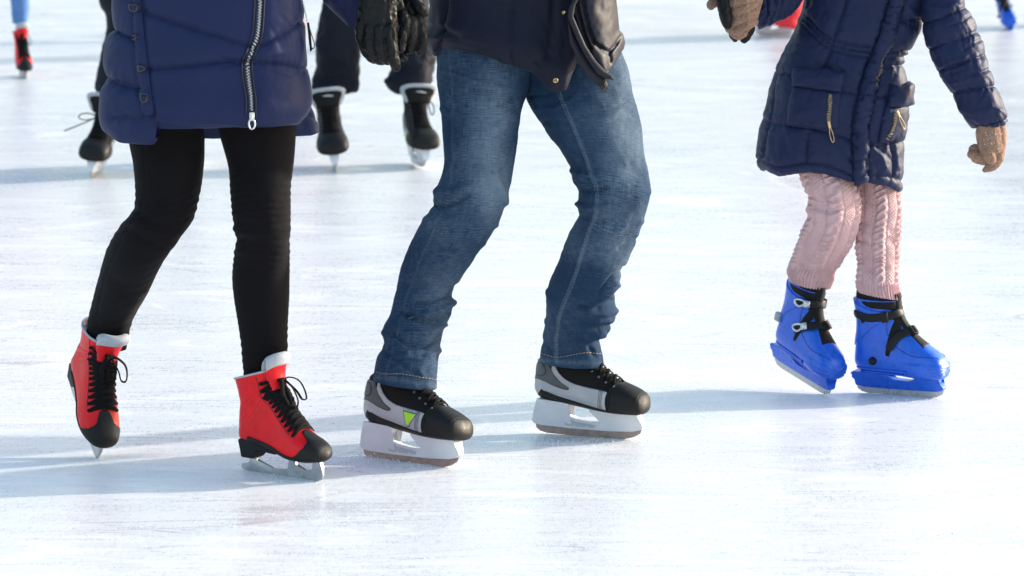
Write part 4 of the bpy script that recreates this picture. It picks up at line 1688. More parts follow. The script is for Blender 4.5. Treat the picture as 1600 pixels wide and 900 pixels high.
# zip
zl = [(405, -60), (405, 0), (404, 21), (401.5, 52), (394, 77), (386.5, 94), (385.5, 108), (388, 130), (391.5, 154), (392, 180)]
zq = resamp(np.array(zl, float), 120)
poly = [(x - 5.5, y) for x, y in zq[::4]] + [(x + 5.5, y) for x, y in zq[::-4]]
put(jk.panel(poly, .004, 2.6, 0, 3, .008), 'zip_tape', M['navy_dark'], wom, OW)
m = MB()
for sgn in (-1, 1):
    jk.line(m, [(x + sgn * 7.6, y) for x, y in zl], .0026, .002, 90, .8)
m.build('zip_placket', M['navy_dark'], wom, OW)
m = MB()
zz = resamp(np.array(zl, float), 112)
for i, (x, y) in enumerate(zz[:-4]):
    sg = 1 if i % 2 else -1
    p, n = jk.hit(x + sg * .9, y, .0052)
    if p is None:
        continue
    t = np.array([zz[i + 1][0] - x, -(zz[i + 1][1] - y)])
    t /= np.linalg.norm(t)
    tx = np.array([t[1], 0, -t[0]]) * -1
    m.tube([p - tx * .0018, p + tx * .0018], .0010, 6, n, .9)
m.build('zip_teeth', M['chrome'], wom, OW)
m = MB()
p0, n = jk.hit(392, 181, .0085)
p0 = p0 + np.array([0, 0, 0])
m.box(p0 + [0, -.003, .004], (.0058, .0035, .008))
m.tube([p0 + [0, -.006, .006], p0 + [0, -.007, -.006]], .0028, 8)
lp = [p0 + np.array([.0075 * sin(t), -.007, -.016 + .0125 * cos(t)]) for t in np.linspace(0, 2 * pi, 25)]
m.tube(lp, .0024, 8, None, .9, False)
m.build('zip_pull', M['chrome'], wom, OW, bevel=.001)
# tassel on the pocket zip
m = MB()
pt = [(473, -20), (475, 2), (477, 14), (479, 26), (481, 36)]
for i in range(18):
    t = i / 17
    x, y = 472 + 9 * t, -6 + 42 * t
    c = W(x, y, YW - .03)
    m.tube([c + [0, 0, .0022], c - [0, 0, .0022]], .0016 if i % 2 else .0024, 6)
m.build('tassel_chain', M['chrome'], wom, OW)
m = MB()
for dx0, dx1, y1, r in ((0, 2, 70, .0026), (.8, 4, 78, .0022), (-.8, 2.5, 80, .0012), (0, 3, 76, .0012)):
    q = resamp(np.array([W(481 + dx0, 36, YW - .03), W(482 + dx0 + dx1 * .3, 50, YW - .035), W(482.5 + dx1, y1, YW - .03)]), 12)
    m.tube(q, r, 6)
q = resamp(np.array([W(482, 37, YW - .03), W(486, 52, YW - .035), W(491, 68, YW - .04), W(490.5, 75, YW - .04), W(487, 75.5, YW - .038), W(485, 66, YW - .036)]), 24)
m.tube(q, .0021, 6, None, .6)
m.build('tassel', M['leather'], wom, OW)

# her left sleeve (far side, reaching toward his hand) and her right sleeve above the picture
YH = (YW + G(640, 722)[1]) / 2 - .02
sl = Cloth([(440, -330, 500, -380, .1, 1), (455, -220, 540, -260, .1, 1), (470, -120, 575, -150, .1, .9), (482, -50, 596, -70, .12, .8), (492, -8, 600, -20, .12, .7), (516, 14, 606, 8, .12, .6), (540, 36, 606, 26, .12, .5), (560, 53, 606, 42, .12, .4)], YW, 120, 80, 2.2)
sl.puff([[(470, -120), (600, -140)], [(480, -60), (610, -75)], [(500, 2), (560, -30), (620, -30)]], .014, 9, .004, (14, 60))
sl.wrinkle(.003, 14, 31)
sl.build('coat_sleeve', M['navy'], wom, OW)
m = MB()
sl.line(m, [(512, 15), (538, 36), (559, 52)], .0012, .0008, 40)
m.build('cuff_piping', M['navy_dark'], wom, OW)
sl2 = Cloth([(185, -330, 235, -350, .02, 1), (140, -220, 215, -225, -.02, 1), (110, -120, 180, -120, -.04, 1), (95, -50, 160, -50, -.06, 1), (92, -22, 150, -22, -.08, 1)], YW, 80, 60, 2.2)
sl2.puff([[(120, -180), (210, -180)], [(100, -100), (190, -100)]], .014, 9, .003, (14, 60))
sl2.build('coat_sleeve', M['navy'], wom, OW)
head(wom, W(322, -520, YW + .03), YW, M['hat'])

# ================================================================= the man
YM = G(760, 707)[1]
man = person(G(760, 712), 'adult in blue jeans and a dark open jacket on black and silver hockey skates')
OM = np.array(man.location)
hk, hbt, hbv = make_hockey_skate()
pose(hk, man, HF_LOC, HF_YPR, HF_S, st=HK_ST)
hk['label'] = 'hockey skate with a lime green triangle on its side'
hk2 = skate_copy(hk, man, HB_LOC, HB_YPR, HB_S, st=HK_ST)
hk2['label'] = 'hockey skate without a coloured badge'
add_lime_badge(hk, hbv, -1)

jl = Cloth(foot([(676, -60, 850, -60, .06, .8), (682, 60, 840, 60, .05, .85), (683, 125, 827, 135, .05, .9), (690, 165, 818, 165, .04, .95), (691, 190, 812, 195, .04), (694, 232, 806, 235, .02), (695, 258, 802, 265, .01), (688, 285, 797, 292, .0), (679, 312, 790, 318, -.01), (675, 326, 786, 332, -.01), (660, 350, 777, 352, -.01), (647, 371, 752, 383, .0),
            (633, 400, 731, 415, .02), (622, 436, 712, 446, .04), (617, 462, 706, 462, .05), (611, 487, 706, 488, .05), (599, 508, 695, 512, .06), (597, 524, 691, 524, .06), (600, 537, 688, 540, .06), (590, 560, 686, 562, .06, 1.08), (585, 580, 684, 584, .06, 1.18), (583, 592, 683, 606, .06, 1.2)], 400, wpos(hk, man, (.066, 0, .23))[1] - YM - .010), YM, 380, 150, 2.15)
fr = jl.front
jl.creases([
    ([(668, 318), (690, 324), (712, 318), (732, 306)], 4.00, -0.01300), ([(684, 300), (708, 302), (735, 290)], 5.60, 0.00910), ([(660, 342), (690, 346), (720, 338)], 6.40, 0.00650),
    ([(745, 262), (772, 276), (788, 298), (790, 318)], 4.80, 0.00910), ([(760, 285), (775, 300), (778, 320)], 4.00, -0.00650), ([(735, 318), (762, 336), (775, 352)], 4.80, 0.00520), ([(700, 360), (735, 372), (752, 378)], 5.60, 0.00520),
    ([(715, 448), (698, 462), (672, 470), (650, 470)], 4.00, -0.01170), ([(710, 470), (690, 486), (664, 492)], 4.80, 0.01170), ([(704, 492), (684, 504), (652, 500), (630, 488)], 3.60, -0.01300),
    ([(694, 506), (670, 520), (640, 520)], 4.80, 0.01040), ([(690, 528), (664, 540), (634, 536), (612, 524)], 4.00, -0.01170), ([(600, 520), (620, 536), (636, 550)], 4.80, 0.00780), ([(686, 548), (660, 562), (630, 560)], 5.60, 0.00780),
    ([(600, 548), (625, 566), (650, 580)], 4.00, -0.00780), ([(660, 585), (640, 570)], 4.00, 0.00390),
    ([(690, 110), (720, 118), (760, 132), (800, 140)], 4.00, 0.00390), ([(690, 170), (720, 186), (740, 210)], 4.80, 0.00390), ([(810, 150), (780, 165), (745, 170)], 4.00, -0.00390), ([(802, 180), (770, 200)], 4.00, 0.00390),
    ([(640, 410), (672, 420), (700, 412)], 5.60, 0.00390), ([(626, 440), (650, 452)], 4.00, -0.00520)])
seam_l = [(700, 70), (702, 84), (707, 150), (709, 250), (701, 305), (692, 326), (660, 398), (637, 458), (626, 500), (613, 550), (603, 588)]
jl.creases([(seam_l, 2.2, .0022), ([(x - 3.5, y) for x, y in seam_l], 1.6, -.0018)])
jl.wrinkle(.0032, (16, 16, 12), 41)
jl.wrinkle(.0012, (42, 42, 30), 42)
px = jl.px
wear = (np.exp(-((px[..., 0] - 768) / 34) ** 2 - ((px[..., 1] - 215) / 95) ** 2) * .62 + np.exp(-((px[..., 0] - 775) / 20) ** 2 - ((px[..., 1] - 300) / 35) ** 2) * .35 + np.exp(-((px[..., 0] - 700) / 30) ** 2 - ((px[..., 1] - 400) / 60) ** 2) * .25
        + np.exp(-(pdist(px, [(590, 590), (640, 596), (683, 604)]) / 4) ** 2) * .25 + .12 * np.exp(-(pdist(px, seam_l) / 2) ** 2))
wear = np.clip(.25 + wear * jl.front + .10 * fbm(jl.V * 9, 3, 77), 0, 1.2)
jl.build('jeans_leg', M['denim'], man, OM, wear=wear, thick=.006)
m = MB()
jl.dashes(m, [(584, 580), (600, 584), (625, 584), (655, 589), (684, 594)], .0012, 5, .6)
m.build('hem_stitch', M['thread'], man, OM)

jr = Cloth(foot([(800, -60, 962, -60, .1, .8), (806, 60, 964, 55, .1, .85), (818, 130, 982, 110, .1, .9), (824, 158, 990, 148, .1, .92), (843, 190, 999, 188, .1, .95), (868, 226, 1005, 232, .09), (884, 250, 1010, 260, .08), (893, 268, 1014, 285, .07), (894, 284, 1015, 303, .06), (903, 304, 1010, 325, .06), (901, 322, 1003, 347, .06), (904, 336, 998, 362, .06), (889, 370, 989, 386, .08),
            (873, 414, 973, 424, .1), (857, 450, 960, 456, .12), (853, 470, 961, 478, .12), (853, 500, 957, 502, .13), (849, 526, 940, 526, .13), (848, 540, 938, 540, .13), (844, 556, 942, 556, .13), (843, 563, 941, 570, .13)], 380, wpos(hk2, man, (.066, 0, .23))[1] - YM - .012), YM, 380, 150, 2.15)
seam_r = [(867, 130), (890, 185), (906, 222), (921, 262), (932, 296), (932, 330), (917, 370), (902, 420), (891, 450), (875, 490), (869, 530), (869, 566)]
jr.creases([
    ([(888, 282), (905, 298), (925, 302), (945, 294)], 4.00, -0.01300), ([(892, 266), (912, 276), (935, 274)], 4.80, 0.00780), ([(900, 318), (920, 326), (950, 322)], 4.00, 0.00780), ([(905, 337), (930, 345), (958, 342)], 4.00, -0.00650),
    ([(1010, 300), (985, 310), (960, 308)], 4.80, 0.00520), ([(1000, 345), (980, 352), (955, 366)], 4.80, 0.00650), ([(992, 372), (968, 388)], 4.00, -0.00520),
    ([(976, 420), (955, 436), (938, 458)], 4.00, -0.01170), ([(964, 444), (948, 462), (925, 474)], 4.00, 0.01170), ([(964, 484), (945, 490), (918, 490)], 4.80, 0.01040), ([(958, 470), (935, 482), (905, 480)], 3.20, -0.00910),
    ([(956, 508), (935, 514), (905, 508)], 4.00, -0.00910), ([(942, 522), (920, 528), (895, 522)], 4.00, 0.00910), ([(936, 534), (920, 542), (930, 555)], 4.00, -0.00910), ([(950, 500), (930, 503)], 4.00, 0.00650),
    ([(853, 500), (862, 520), (866, 540)], 4.00, 0.00650), ([(856, 455), (868, 480), (862, 505)], 4.80, 0.00650), ([(846, 530), (858, 545)], 3.20, -0.00520),
    ([(840, 170), (870, 168), (900, 150)], 4.00, 0.00520), ([(850, 190), (880, 192), (910, 180)], 4.00, -0.00390), ([(830, 150), (855, 148)], 3.20, -0.00520), ([(985, 160), (960, 178), (930, 186)], 4.80, 0.00390)])
jr.creases([(seam_r, 3.4, .0034), (seam_r, 1.0, -.002), ([(x - 5.5, y) for x, y in seam_r], 1.8, -.0022)])
jr.wrinkle(.0032, (16, 16, 12), 51)
jr.wrinkle(.0012, (42, 42, 30), 52)
px = jr.px
wear = (np.exp(-((px[..., 0] - 972) / 32) ** 2 - ((px[..., 1] - 225) / 110) ** 2) * .75 + np.exp(-((px[..., 0] - 960) / 26) ** 2 - ((px[..., 1] - 370) / 60) ** 2) * .3 + .4 * np.exp(-(pdist(px, [(x + 1, y) for x, y in seam_r]) / 2.2) ** 2)
        + np.exp(-(pdist(px, [(845, 564), (890, 566), (941, 568)]) / 4) ** 2) * .25)
wear = np.clip(.23 + wear * jr.front + .10 * fbm(jr.V * 9, 3, 78), 0, 1.3)
jr.build('jeans_leg', M['denim'], man, OM, wear=wear, thick=.006)
m = MB()
jr.dashes(m, [(846, 552), (868, 558), (890, 555), (915, 551), (941, 553)], .0012, 5, .6)
m.build('hem_stitch', M['thread'], man, OM)
m = MB()
for dx in (-2.4, 2.4):
    jr.dashes(m, [(x + dx, y) for x, y in seam_r], .0011, 5, .6)
m.build('seam_stitch', M['thread_blue'], man, OM)

# jacket, front hem cut on the slant, open at the right
jm = Cloth([(745, -470, 885, -470, .08, .9), (680, -410, 960, -410, .08, .6), (655, -340, 985, -340, .08, .62), (668, -200, 972, -200, .08, .68), (672, -80, 962, -80, .08, .72), (672, 0, 958, 0, .08, .74), (670, 31, 960, 30, .08, .76), (665, 52, 962, 50, .08, .78), (667, 68, 960, 66, .08, .78), (676, 84, 952, 84, .08, .74)], YM, 240, 260, 2.4)
hemx = [600, 666, 676, 688, 701, 755, 793, 833, 845, 862, 882, 890, 899, 940, 1000]
hemy = [84, 84, 90, 70, 68, 78, 90, 104, 113, 133, 132, 110, 90, 84, 80]
want = np.interp(jm.px[..., 0], hemx, hemy)
fr_ = smooth01(.05, .30, np.sin(jm.phi))[None]
base = 84.0
dy = (want - base) * fr_ * smooth01(-40, 84, jm.px[..., 1])
jm.V[..., 2] -= dy / 617.0
jm.px = proj(jm.V)
jm.N = gnormals(jm.V)
jm.puff([[(801, -300), (801, 0), (797, 95)], [(859.5, -300), (859.5, 78), (834, 100)], [(863.5, -300), (863.5, 80), (838, 104)], [(699, -300), (699, 0), (688, 66)]], .006, 7, .002, (10, 50))
jm.creases([([(686, 64), (701, 62), (755, 72), (793, 84), (834, 98), (846, 108)], 1.6, -.0022), ([(800, -100), (798, 92)], 1.3, -.003), ([(881, 114), (889, 71), (893, 0)], 1.3, -.002), ([(876, 114), (884, 71), (888, 0)], 1.3, -.002), ([(871, 114), (879, 71), (883, 0)], 1.3, -.002),
            ([(670, 40), (690, 46), (715, 60)], 5, -.007), ([(668, 58), (684, 58)], 5, .008), ([(690, 36), (720, 48)], 6, .005)])
jm.wrinkle(.004, (10, 10, 8), 61)
jm.wrinkle(.0012, (45, 45, 35), 62)
jm.build('jacket', M['coat'], man, OM, thick=.008)
# turned-out front edge with its shiny padded side
def free_panel(poly, Yf, off_puff, pw, h=2.6, rim=.02, seams=(), sw=2.2, sd=.012, soft=0.0):
    """padded panel standing free in front of the jacket at depth Yf(x, y)"""
    vv, tri = poly_grid(poly, h)
    d = pdist(vv, np.concatenate([np.asarray(poly, float), [poly[0]]]))
    pf = off_puff * (1 - np.exp(-(d / pw)))
    for sm in seams:
        q_ = pdist(vv, sm)
        pf = pf * (1 - .75 * np.exp(-(q_ / sw) ** 2)) - sd * .35 * np.exp(-(q_ / sw) ** 2)
    A = np.array([W(x, y, Yf(x, y)) for x, y in vv])
    if soft:
        pf = pf + soft * vnoise(A * 17) + soft * .45 * fbm(A * np.array([48, 48, 30]), 2, 23) + soft * .5 * vnoise(A * np.array([60, 30, 22])) * np.exp(-(d / 12))
    A[:, 1] -= pf
    t0 = tri[0]
    if np.cross(A[t0[1]] - A[t0[0]], A[t0[2]] - A[t0[0]])[1] > 0:
        tri = [t[::-1] for t in tri]
    B = A.copy()
    B[:, 1] += rim
    return with_rim(A, tri, B)


YP = YM - .135
pad = free_panel([(898, -60), (957, -60), (962, -10), (966, 26), (968, 48), (974, 54), (977, 66), (975, 76), (969, 85), (958, 102), (948, 117), (938, 110), (924, 94), (910, 74), (902, 50), (893, 20)],
                 lambda x, y: YP + .13 * max(0, (x - 915) / 62) ** 2 - .02 * smooth01(60, 116, y), .026, 9,
                 seams=([(907, -30), (913, 12), (920, 44), (928, 66)], [(928, 66), (940, 75), (952, 82)], [(952, 82), (962, 70), (970, 56)], [(951, 83), (955, 100)], [(899, 0), (905, 26), (913, 56), (922, 76)]), soft=.007)
put(pad, 'jacket_front', M['coat_sheen'], man, OM)
edge = free_panel([(904, -60), (899, -6), (889, 12), (887, 27), (898, 54), (909, 78), (921, 98), (934, 116), (946, 123), (959, 125), (957, 119), (947, 113), (931, 96), (916, 73), (906, 50), (896, 26), (899, 8), (909, -10)],
                  lambda x, y: YP - .045 - .02 * smooth01(60, 116, y), .006, 3, 2.2, .03, soft=.0015)
put(edge, 'jacket_facing', M['coat_edge'], man, OM)
und = free_panel([(887, 30), (898, 58), (912, 82), (932, 110), (946, 123), (950, 134), (945, 141), (934, 134), (916, 116), (903, 96), (890, 66)], lambda x, y: YP - .02 - .02 * smooth01(60, 116, y), .008, 4, 2.4, .03, soft=.002)
put(und, 'jacket_lining', M['coat_edge'], man, OM)
m = MB()
for i in range(40):
    c = W(946 + rng.normal(0, 3), 136 + rng.normal(0, 2.5), YP - .06 + rng.normal(0, .006))
    d = np.array([rng.normal(.2, .5), rng.normal(-.3, .4), rng.normal(-1, .4)])
    d /= np.linalg.norm(d)
    m.tube([c, c + d * .005, c + d * .010 + [0, 0, -.002]], [.0009, .0007, .0003], 4)
tuft = m.build('edge_tuft', M['hk_line'], man, OM)
for sx, sy, r in ((868, 125, .0052), (879.5, 19.5, .0035)):
    m = MB()
    p, n = jm.hit(sx, sy, .0)
    if p is None:
        continue
    a = np.cross(n, [0, 0, 1.0])
    a /= np.linalg.norm(a)
    b = np.cross(n, a)
    m.tube([p + n * .003 + r * (cos(t) * a + sin(t) * b) for t in np.linspace(0, 2 * pi, 17)], r * .33, 6, None, 1, False)
    m.tube([p, p + n * .0035], r * .45, 10)
    m.build('snap', M['brass'], man, OM)
# sleeves
sm_ = Cloth([(655, -370, 720, -400, .06, 1), (610, -260, 690, -260, .04, 1), (575, -160, 655, -160, 0, 1), (558, -90, 632, -90, -.02, 1), (556, -40, 628, -40, -.03, 1), (558, -14, 626, -14, -.04, 1)], YM, 90, 70, 2.2)
sm_.wrinkle(.006, 14, 81)
sm_.build('jacket_sleeve', M['coat'], man, OM)
sm2 = Cloth([(915, -400, 985, -360, .06, 1), (950, -260, 1035, -250, .05, 1), (1000, -160, 1075, -150, .1, 1), (1058, -100, 1105, -75, .22, 1), (1098, -72, 1132, -40, .32, 1)], YM, 90, 70, 2.2)
sm2.wrinkle(.006, 14, 83)
sm2.build('jacket_sleeve', M['coat'], man, OM)
head(man, W(815, -580, YM + .06), YM, M['hat'], 1.05)

# gloves that clasp: his right hand over her left hand
def flat_chain(mb, pts, Y, flat, n=20):
    Q = np.array([np.concatenate([W(x, y, Y + d), [r]]) for x, y, d, r in pts])
    R = resamp(Q, max(10, len(pts) * 5))
    sc = F / ((R[:, :3] - CP) @ FW)
    mb.tube(R[:, :3], R[:, 3] / sc, n, np.array([0, -1.0, 0]), flat)


def creased(o_, amp, scale, seed):
    me = o_.data
    n_ = len(me.vertices)
    co = np.empty(n_ * 3)
    me.vertices.foreach_get('co', co)
    co = co.reshape(-1, 3)
    nn = np.empty(n_ * 3)
    me.vertices.foreach_get('normal', nn)
    nn = nn.reshape(-1, 3)
    q = fbm(co * np.asarray(scale, float), 3, seed)
    co = co + nn * (amp * (-np.abs(q) + .3))[:, None]
    me.vertices.foreach_set('co', co.ravel())
    me.update()


m = MB()
flat_chain(m, [(594, -60, .0, 27), (592, -20, .0, 28), (590, 8, .0, 30), (590, 34, .0, 31), (590, 52, .0, 29), (591, 62, .004, 24)], YH - .06, .52)
chain(m, [(566, 34, .004, 9), (562, 50, .0, 8.5), (566, 68, -.002, 8), (574, 84, .004, 7.5), (584, 95, .016, 5.5)], YH - .065)
chain(m, [(577, 44, -.010, 9.5), (575, 62, -.016, 9.5), (580, 78, -.012, 9), (590, 92, .004, 8), (599, 96, .016, 6)], YH - .065)
chain(m, [(592, 46, -.014, 10), (591, 66, -.022, 10), (595, 82, -.018, 9.5), (603, 93, .0, 8), (608, 96, .014, 6)], YH - .065)
chain(m, [(609, 44, -.012, 10.5), (611, 66, -.020, 10.5), (613, 86, -.020, 10), (617, 98, -.014, 9), (619, 105, -.006, 7.5)], YH - .065)
chain(m, [(616, -2, .014, 12), (630, 26, .03, 10), (640, 46, .04, 9)], YH - .03)
gl = remesh_join(m, 'glove', M['leather'], man, OM, .0022, 8)
creased(gl, .0035, (70, 70, 45), 5)
m = MB()
flat_chain(m, [(645, -50, .02, 15), (645, -20, .02, 15), (643, 4, .02, 18), (641, 26, .02, 21), (640, 44, .025, 19)], YH, .6)
chain(m, [(629, 22, -.016, 9.5), (632, 36, -.028, 10), (631, 54, -.026, 9.5), (627, 68, -.01, 8.5)], YH)
chain(m, [(628, 50, -.036, 7), (628, 60, -.042, 8), (626, 76, -.034, 7.5)], YH)
chain(m, [(642, 30, -.012, 8.5), (644, 44, -.024, 9), (643, 62, -.022, 8.5), (640, 78, -.006, 7.5)], YH)
chain(m, [(654, 30, 0, 9), (661, 46, -.012, 9), (661, 62, -.010, 9), (656, 80, 0, 8)], YH)
chain(m, [(648, 4, .01, 9), (656, 13, .0, 9), (663, 21, -.004, 7.5)], YH)
chain(m, [(622, 80, -.012, 7), (628, 88, -.014, 7.5), (632, 91, -.012, 6.5)], YH)
gl = remesh_join(m, 'glove', M['leather'], wom, OW, .0022, 6)
creased(gl, .003, (75, 75, 50), 6)
# ================================================================= the child
YC = G(1405, 618)[1]
kid = person(G(1345, 622), 'child in a quilted navy coat, pink cable knit leg warmers and blue rental skates')
OC = np.array(kid.location)
blue = make_blue_skate()
pose(blue, kid, BR_LOC, BR_YPR, BR_S, st=(1, .93, 1))
blue['label'] = 'blue plastic skate standing flat, seen from its outer side'
b2 = skate_copy(blue, kid, BL_LOC, BL_YPR, BL_S, mirror=True, st=(1, .93, 1))
b2['label'] = 'blue plastic skate tipped toward its toe, silver buckles showing'


def cable_knit(c, px_rows, twist=.034, seed=0):
    """raised cables, moss stitch between them and a ribbed cuff, modelled in the surface"""
    per = np.linalg.norm(np.diff(c.V, axis=1), axis=-1).sum(1)[:, None]
    a = (c.phi / (2 * pi))[None]
    u = a * 10.0                                   # ten columns round the leg
    L = c.len[:, None] + .002 * vnoise(c.V * 18)
    cell = np.floor(u)
    f = (u - cell) - .5
    is_c = (cell % 2 == 0)
    # two strands crossing
    ph_ = 2 * pi * L / twist + seed + cell * 1.7
    s1 = np.exp(-((f - .24 * np.sin(ph_)) / .17) ** 2) * (1 + .45 * np.cos(ph_))
    s2 = np.exp(-((f + .24 * np.sin(ph_)) / .17) ** 2) * (1 - .45 * np.cos(ph_))
    cab = np.maximum(s1, s2)
    moss = .22 * np.sin(2 * pi * L / .0078) * np.sin(2 * pi * f * 3)
    edge = -np.exp(-((np.abs(f) - .5) / .08) ** 2) * .55
    h = np.where(is_c, cab, moss - .18) + edge
    fine = .10 * np.sin(2 * pi * L / .0036 + 2 * pi * f * 2)
    rib = np.sin(2 * pi * a * 44) * .5
    m_ = smooth01(px_rows[0], px_rows[1], c.px[..., 1] + 0 * a)
    return h * (1 - m_) + rib * m_


wl_ = Cloth(foot([(1236, 180, 1318, 185, .04, .95), (1241, 225, 1322, 232, .03, .95), (1247, 258, 1328, 264, .02, .95), (1251, 274, 1334, 286, .01, .95), (1257, 292, 1340, 306, .0, .95), (1266, 308, 1343, 322, .0, .95), (1261, 325, 1343, 336, .0, .95), (1265, 338, 1338, 350, .0, .95), (1257, 352, 1333, 364, .01, .95), (1249, 370, 1324, 384, .02, .95),
             (1241, 398, 1311, 407, .03, .95), (1233, 415, 1305, 424, .03, .95), (1231, 424, 1304, 433, .03, .95), (1235, 438, 1297, 449, .03, .95)], 330, wpos(b2, kid, (.058, 0, .29))[1] - YC), YC, 420, 260, 2.1)
wl_.creases([([(1262, 320), (1290, 330), (1312, 328)], 5, -.006), ([(1258, 312), (1285, 316)], 5, .004), ([(1266, 342), (1290, 350), (1310, 352)], 5, -.004), ([(1235, 420), (1270, 428), (1304, 430)], 4, -.003)])
wl_.push(cable_knit(wl_, (414, 424), seed=.4) * .0058)
wl_.wrinkle(.0035, 20, 91)
wl_.build('leg_warmer', M['pink'], kid, OC, thick=.006)
wr_ = Cloth(foot([(1322, 180, 1400, 190, .09, .95), (1330, 230, 1402, 240, .08, .95), (1336, 270, 1404, 280, .07, .95), (1340, 300, 1405, 305, .06, .95), (1342, 325, 1407, 333, .05, .95), (1340, 352, 1405, 358, .05, .95), (1337, 375, 1405, 380, .05, .95), (1341, 408, 1403, 412, .06, .95), (1339, 435, 1403, 440, .06, .95), (1338, 448, 1406, 458, .06, .95), (1343, 456, 1408, 468, .06, .95)], 370, wpos(blue, kid, (.058, 0, .29))[1] - YC), YC, 420, 260, 2.1)
wr_.creases([([(1338, 375), (1365, 382), (1405, 379)], 4, -.005), ([(1339, 366), (1370, 371), (1404, 369)], 4, .004), ([(1340, 345), (1360, 350)], 4, -.003)])
wr_.push(cable_knit(wr_, (440, 449), seed=2.1) * .0058)
wr_.wrinkle(.0035, 20, 92)
wr_.build('leg_warmer', M['pink'], kid, OC, thick=.006)
for dx, (x0, y0, x1, y1), dyy in ((0, (1243, 430, 1290, 440), .03), (1, (1347, 450, 1398, 458), .06)):   # dark tights inside the boots
    pass

cj = Cloth([(1370, -310, 1440, -310, .05, .9), (1330, -265, 1490, -262, .05, .6), (1300, -220, 1512, -205, .05, .6), (1284, -130, 1496, -110, .05, .62), (1266, -40, 1462, -20, .05, .66), (1256, 5, 1446, 20, .05, .68), (1244, 34, 1436, 48, .05, .7), (1233, 60, 1424, 72, .05, .7), (1217, 90, 1413, 100, .05, .7), (1207, 120, 1415, 120, .05, .7),
             (1199, 150, 1420, 145, .05, .7), (1192, 180, 1418, 170, .05, .7), (1186, 212, 1412, 205, .05, .7), (1182, 236, 1410, 234, .05, .7), (1180, 250, 1410, 258, .05, .7), (1183, 260, 1409, 272, .05, .69), (1190, 266, 1406, 280, .05, .66)], YC, 320, 280, 2.45)
hemx = [1170, 1183, 1213, 1255, 1290, 1318, 1339, 1360, 1388, 1405, 1415]
hemy = [258, 260, 274, 269, 272, 280, 288, 286, 290, 298, 296]
fr_ = smooth01(-.1, .2, np.sin(cj.phi))[None]
nat = cj.px[-1:, :, 1]
want = np.interp(cj.px[..., 0], hemx, hemy)
dy = np.where(fr_ > 0, (want - nat) * fr_, 0) * smooth01(180, 268, cj.px[..., 1])
cj.V[..., 2] -= dy / 575.0 / .97
cj.px = proj(cj.V)
cj.N = gnormals(cj.V)
side = [(1275, -60), (1262, 5), (1240, 42), (1224, 82), (1213, 108), (1207, 140), (1203, 177), (1196, 215), (1188, 246)]
plk_l = [(1405, -60), (1392, 0), (1374.5, 56), (1357, 100), (1346, 131), (1337, 172), (1333, 215), (1335, 286)]
plk_r = [(1426, -60), (1413, 0), (1395, 64), (1377, 102), (1369, 144), (1356, 195), (1356, 284)]
hemline = [(1180, 249), (1216, 262), (1257, 256), (1295, 260), (1333, 277)]
hemline2 = [(1356, 275), (1385, 276), (1412, 283)]
seams = [side, plk_l, plk_r, hemline, hemline2, [(1186, 180), (1200, 190), (1267, 201), (1333, 219)], [(1356, 223), (1374, 227), (1412, 220)], [(1264, 203), (1261, 230), (1259, 256)], [(1330, -40), (1322, 0), (1303, 59), (1289, 106)],
         [(1257, 23), (1298, 61), (1365, 75)], [(1254, 30), (1297, 68), (1362, 83)], [(1251, 38), (1296, 76), (1360, 92)], [(1389, 82), (1420, 80)], [(1388, 92), (1418, 90)], [(1384, 104), (1416, 102)], [(1407, 33), (1440, 31)],
         [(1210, 110), (1236, 116)], [(1392, 222), (1398, 250), (1397, 276)], [(1317, 142), (1345, 149)], [(1366, 150), (1386, 152)], [(1303, -60), (1400, -40)], [(1290, -140), (1500, -120)]]
cj.puff(seams, .0085, 6.0, .0030, (16, 70))
cj.creases([([(1296, 212), (1312, 228), (1330, 250)], 4, -.005), ([(1288, 216), (1300, 232)], 4, .003), ([(1274, 100), (1284, 110), (1296, 108)], 4, -.006), ([(1310, 98), (1325, 112), (1345, 120)], 5, .005), ([(1312, 108), (1335, 124)], 3, -.004),
            ([(1362, 232), (1376, 244), (1384, 262)], 4, .006), ([(1372, 230), (1390, 246)], 3.5, -.005), ([(1362, 250), (1374, 268)], 3, -.004), ([(1400, 228), (1404, 262)], 3, .004),
            ([(1225, 195), (1240, 225), (1246, 250)], 6, .004), ([(1200, 205), (1204, 240)], 5, .003), ([(1340, 160), (1350, 190), (1345, 240)], 5, .004), ([(1340, 225), (1350, 250), (1345, 275)], 4, -.004), ([(1402, 20), (1420, 36), (1430, 45)], 4, -.004), ([(1410, 5), (1430, 22)], 4, .004)])
cj.wrinkle(.003, (14, 14, 10), 101)
cj.wrinkle(.0012, (48, 48, 34), 102)
cj.build('quilted_coat', M['navy_child'], kid, OC, thick=.012)
m = MB()
for k in range(46):                       # gathered hem piping on the sunny side
    pass
# placket standing proud
put(cj.panel([(1405, -60), (1392, 0), (1374.5, 56), (1357, 100), (1346, 131), (1337, 172), (1333, 215), (1335, 287), (1356, 284), (1356, 195), (1369, 144), (1377, 102), (1395, 64), (1413, 0), (1426, -60)], .009, 3, .006, 5, .014, .004), 'placket', M['navy_child'], kid, OC)
